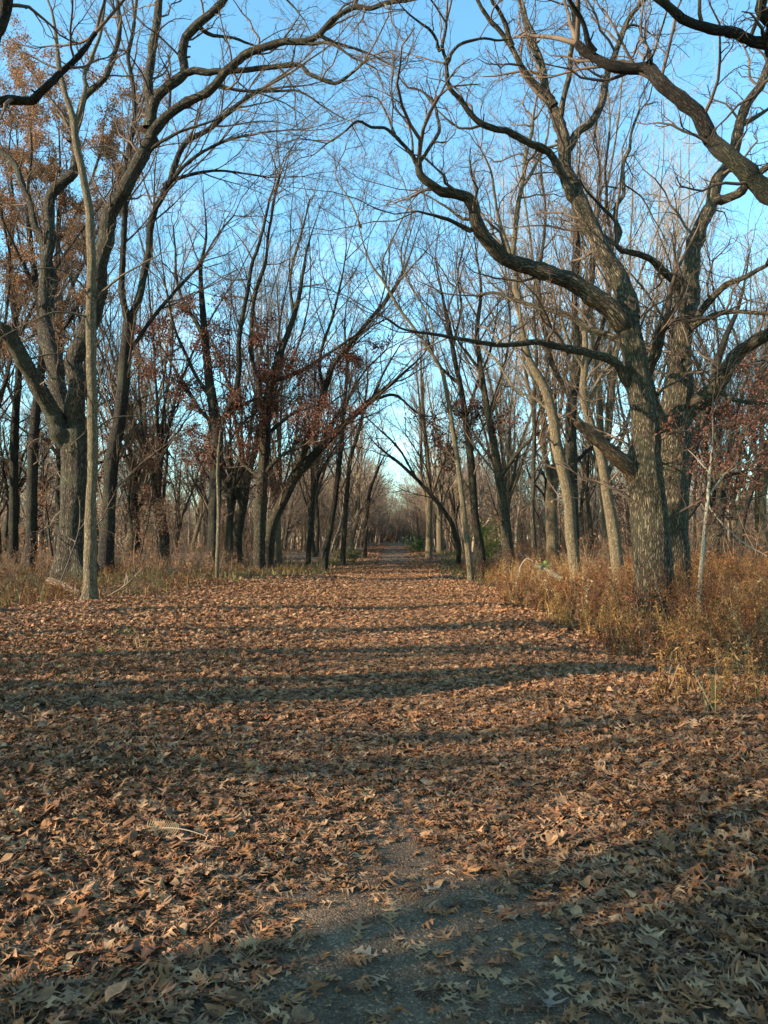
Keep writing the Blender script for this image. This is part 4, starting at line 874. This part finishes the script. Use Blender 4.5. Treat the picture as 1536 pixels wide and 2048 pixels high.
undergrowth()

# ------------------------------------------------------------------ single things
def root_at(name, label, cat, p, group=None):
    r = bpy.data.objects.new(name, None); r.location = p; r.empty_display_size = .2; COL.objects.link(r); return tag(r, label, cat, group)
def shrub(name, label, cat, u, D, h, wd, pal, n, size, seed, lo=.1, stem=9):
    rng = np.random.default_rng(seed); p = at(u, 1076, D); p[2] = float(H(p[0], p[1])); r = root_at(name, label, cat, p)
    mb = MB(); d = nrm(np.c_[rng.normal(0, wd / h * .6, (stem, 2)), np.ones(stem)]); P = walk(np.tile([0, 0, -.08], (stem, 1)), d, h * rng.uniform(.6, 1, stem), 7, .1, .02, rng); R = rng.uniform(.008, .018, stem)[:, None] * np.linspace(1, .3, 7)[None] * min(1, h)
    mb.add(*tubes(P, R, 5)); P1, R1 = spawn(P, R, 8, .2, 1, .4, 1.0, h * .32, .4, .6, .008, .003, 5, .15, .03, rng); mb.add(*tubes(P1, R1, 3)); P2, R2 = spawn(P1, R1, 4, .2, 1, .4, 1.0, h * .12, .2, .6, .004, .002, 3, .15, .02, rng); mb.add(*tubes(P2, R2, 3))
    mb.build('stems', TWIG, r); pts = np.concatenate([P2.reshape(-1, 3), P1.reshape(-1, 3)]); pts = pts[pts[:, 2] > lo * h]
    fb = MB(); leaf_cards(fb, pts[rng.integers(0, len(pts), n)], size, pal, rng, size * .7); fb.build('foliage', FOLIAGE, r); return r
shrub('bush', 'tall yellow green leafy bush in the woods right of the path', 'bush', 972, 42, 2.9, 1.5, np.array([(.11, .15, .03), (.16, .19, .045), (.22, .22, .06)]), 2600, .09, 401)
shrub('bush', 'low dark green bush at the far right verge of the path', 'bush', 838, 62, 1.9, .9, np.array([(.035, .07, .022), (.05, .09, .03)]), 1800, .10, 402)
shrub('bush', 'small olive bush on the far left verge of the path', 'bush', 706, 50, 1.2, .7, np.array([(.16, .18, .05), (.2, .18, .07)]), 700, .08, 403)
shrub('seedling', 'bright lime green leafy seedling above the dry weeds', 'seedling', 1080, 22, 1.12, .22, np.array([(.16, .23, .06), (.24, .30, .10), (.09, .17, .04)]), 80, .085, 404, .72, 3)
shrub('seedling', 'small deep red leafed seedling in the weeds near the massive oak foot', 'seedling', 1268, 15.5, 1.0, .2, np.array([(.24, .06, .05), (.2, .05, .03)]), 90, .06, 405, .4, 2)
def tuft(label, u, v, h, n, pal, seed, spread=.08, name='green_weed'):
    rng = np.random.default_rng(seed); p = on_ground(u, v); mb = MB(); a = rng.normal(0, spread, (n, 2))
    blades(mb, p[0] + a[:, 0], p[1] + a[:, 1], h * rng.uniform(.5, 1.1, n), pal, rng, .4, .006)
    for k in range(len(mb.V)): mb.V[k] = mb.V[k] - p
    o = mb.build(name, STALK, None, False); o.location = p; tag(o, label, 'plant')
tuft('upright yellow green grass shoot in the left leaf litter', 198, 1316, .28, 7, np.array([(.22, .26, .06)]), 1, .02)
tuft('green weed clump in the leaves at the left edge of the clearing', 122, 1362, .12, 45, np.array([(.05, .11, .03), (.09, .15, .04)]), 2)
tuft('small green weed in litter right of the yellow green shoot', 246, 1275, .2, 24, np.array([(.07, .14, .04)]), 3)
tuft('pale dry grass stalk leaning in the left litter', 283, 1308, .42, 5, np.array([(.30, .2, .09)]), 4, .02)
tuft('low green tuft in shaded litter at the right edge', 1500, 1590, .07, 40, np.array([(.04, .1, .025), (.06, .13, .03)]), 5, .05)
tuft('small green tuft in sunlit litter below the right weeds', 1410, 1494, .08, 30, np.array([(.06, .12, .03)]), 6, .04)
tuft('tiny olive tuft in litter left of the right weeds', 1258, 1428, .12, 24, np.array([(.14, .14, .05)]), 7, .05)
tuft('dark green rosette in litter at the left bank', 128, 1250, .16, 40, np.array([(.05, .09, .03)]), 8, .1)
tuft('long pale grass stalk bent over the right edge litter', 1428, 1440, .5, 6, np.array([(.36, .25, .11)]), 9, .03)

def log(name, label, cat, pts, r0, r1, m, seed, lump=.08, shoots=0, sides=12):
    rng = np.random.default_rng(seed); P = np.array(pts, float); S_ = spline(np.c_[P], .06); O = S_[0].copy(); R = np.linspace(r0, r1, len(S_)); Q = S_ - O
    Q = np.vstack([Q[:1], Q, Q[-1:]]); Q[0] -= (Q[2] - Q[1]) * .2; Q[-1] += (Q[-2] - Q[-3]) * .2; R = np.r_[r0 * .3, R, r1 * .3]
    if shoots:
        r = root_at(name, label, cat, O); mb = MB(); mb.add(*tubes(Q[None], R[None], sides, rng, lump, 0, .02)); st = mb.build('stem', m, r)
        tb = MB(); P1, R1 = spawn(Q[None], R[None], shoots, .2, .95, .4, 1., .35, .2, .5, .008, .003, 6, .15, 0, rng); tb.add(*tubes(P1, R1, 4)); P2, R2 = spawn(P1, R1, 3, .3, 1, .4, 1, .14, .2, .6, .004, .002, 4, .15, 0, rng); tb.add(*tubes(P2, R2, 3)); tb.build('twigs', TWIG_PALE_LIT, r)
    else:
        mb = MB(); mb.add(*tubes(Q[None], R[None], sides, rng, lump, 0, .03)); o = mb.build(name, m); o.location = O; tag(o, label, cat)
g = lambda u, v, D, : at(u, v, D)
log('fallen_log', 'dark rotting log lying at the left edge of the clearing', 'log', [at(-60, 1232, 14.6), at(-10, 1229, 14.7), at(40, 1230, 14.9), at(74, 1227, 15.2)], .13, .10, BARK_DARK_SHADED, 1)
log('fallen_log', 'pale brown log slanting between the huge dark oak and the slender lit tree', 'log', [at(100, 1160, 19.6), at(130, 1174, 19.0), at(168, 1194, 18.3)], .09, .12, BROKEN, 2)
log('fallen_log', 'low dark log half sunk in undergrowth left of the pale thin sapling', 'log', [at(318, 1146, 26), at(350, 1143, 26), at(400, 1147, 26)], .11, .08, BARK, 3)
log('fallen_branch', 'thin dead branch propped up right of the slender lit tree', 'branch', [at(216, 1192, 17.6), at(240, 1178, 17.4), at(262, 1160, 17.2), at(272, 1140, 17)], .022, .009, TWIG, 4, .05, 5, 6)
log('dead_sapling', 'leaning dead stem against the foot of the huge dark oak', 'sapling', [at(118, 1172, 20), at(138, 1120, 20.3), at(151, 1084, 20.6), at(159, 1050, 21), at(160, 1000, 21.5)], .02, .01, TWIG, 5, .05, 5, 6)
log('bent_stem', 'bare hooked stem bending out of the weeds at the right path edge', 'stem', [at(1022, 1190, 20), at(1035, 1161, 20), at(1041, 1133, 19.9), at(1053, 1117, 19.8), at(1066, 1122, 19.6)], .018, .009, TWIG_PALE_LIT, 6, .05, 3, 6)
log('fallen_log', 'sunlit pale log jutting from the weeds under the lime green seedling', 'log', [at(1072, 1130, 21), at(1096, 1141, 20), at(1126, 1160, 19)], .055, .075, BARK_PALE, 7)
log('fallen_log', 'dark short log at the right path edge behind the hooked stem', 'log', [at(985, 1172, 24.5), at(1000, 1170, 24.3), at(1022, 1172, 24)], .12, .10, BARK_DARK_SHADED, 8)
# single leaves lying on the bare gravel and one curled frond
def one_leaf(label, u, v, size, col, rot, seed, tmpl=T_HI):
    rng = np.random.default_rng(seed); p = on_ground(u, v); V0, F = tmpl; V = V0.copy(); x, y = V[:, 0].copy(), V[:, 1].copy()
    V[:, 2] = .35 * x ** 2 + .15 * y ** 2 + .04 * np.sin(9 * y + seed) + .06 * np.abs(x); V[:, 2] -= V[:, 2].min(); c, s_ = math.cos(rot), math.sin(rot)
    V = np.c_[x * c - y * s_, x * s_ + y * c, V[:, 2]] * size; V[:, 2] += .022; mb = MB(); mb.add(V, F, col=np.tile(np.array(col) * np.array([.85, .74, .64]), (len(V), 1)))
    o = mb.build('oak_leaf', LITTER, None, False); o.location = p; tag(o, label, 'leaf')
for k, (lb, u, v, sz, col, rot) in enumerate([
    ('pale whitish oak leaf lying alone in the middle of the bare gravel', 733, 1922, .12, (.33, .26, .19), 1.2),
    ('tan oak leaf on bare gravel just below right of the pale whitish leaf', 758, 1975, .10, (.30, .22, .15), 2.6),
    ('pale oak leaf at the upper edge of the bare gravel', 862, 1790, .12, (.32, .26, .21), -.9),
    ('light tan many lobed oak leaf on the right of the bare gravel', 1015, 1842, .14, (.36, .25, .16), .4),
    ('brown leaf lying on the left part of the bare gravel', 540, 1908, .13, (.22, .13, .075), 1.9),
    ('greyish oak leaf at the bottom edge right of centre', 1100, 2020, .13, (.27, .205, .16), -.3),
    ('small tan leaf lying low on the right of the gravel', 1022, 1978, .08, (.34, .26, .17), 2.2),
    ('orange brown leaf on the bottom centre gravel', 962, 2003, .11, (.28, .165, .075), -1.2),
    ('dull brown leaf on the gravel left of centre', 605, 1990, .10, (.24, .17, .12), .9),
    ('tan twin lobed leaf near the right end of the gravel', 1120, 1968, .11, (.30, .21, .12), -2.2)]):
    one_leaf(lb, u, v, sz, col, rot, k, T_HI if k % 3 else T_HI2)
def frond():
    p = on_ground(345, 1692); q = on_ground(415, 1704); r = root_at('dried_frond', 'curled straw coloured compound frond lying on the left litter', 'frond', p + np.array([0, 0, .06]))
    d = q - p; d[2] = 0; L = np.linalg.norm(d); d /= L; n_ = np.array([-d[1], d[0], 0]); t = np.linspace(-.14, L, 14)
    P = d[None] * t[:, None] + np.array([0, 0, 1])[None] * (.025 * np.sin(np.linspace(0, 3, 14)))[:, None]; mb = MB(); mb.add(*tubes(P[None], np.linspace(.004, .002, 14)[None], 5)); mb.build('stem', TWIG_PALE_LIT, r)
    fb = MB(); rng = np.random.default_rng(3)
    for k in range(16):
        c = d * (-.14 + .17 * k / 15) + np.array([0, 0, .02]); w_ = .05 * math.sin(.5 + 2.3 * k / 15)
        for s_ in (-1, 1):
            e = c + n_ * s_ * w_ + np.array([0, 0, .02 * s_]) - d * .01
            fb.add(np.array([c - d * .0035, e - d * .001, e + d * .002, c + d * .0035]), np.array([[0, 1, 2, 3]]), col=np.tile((.22, .15, .08), (4, 1)))
    fb.build('leaflets', STALK, r, False)
frond()
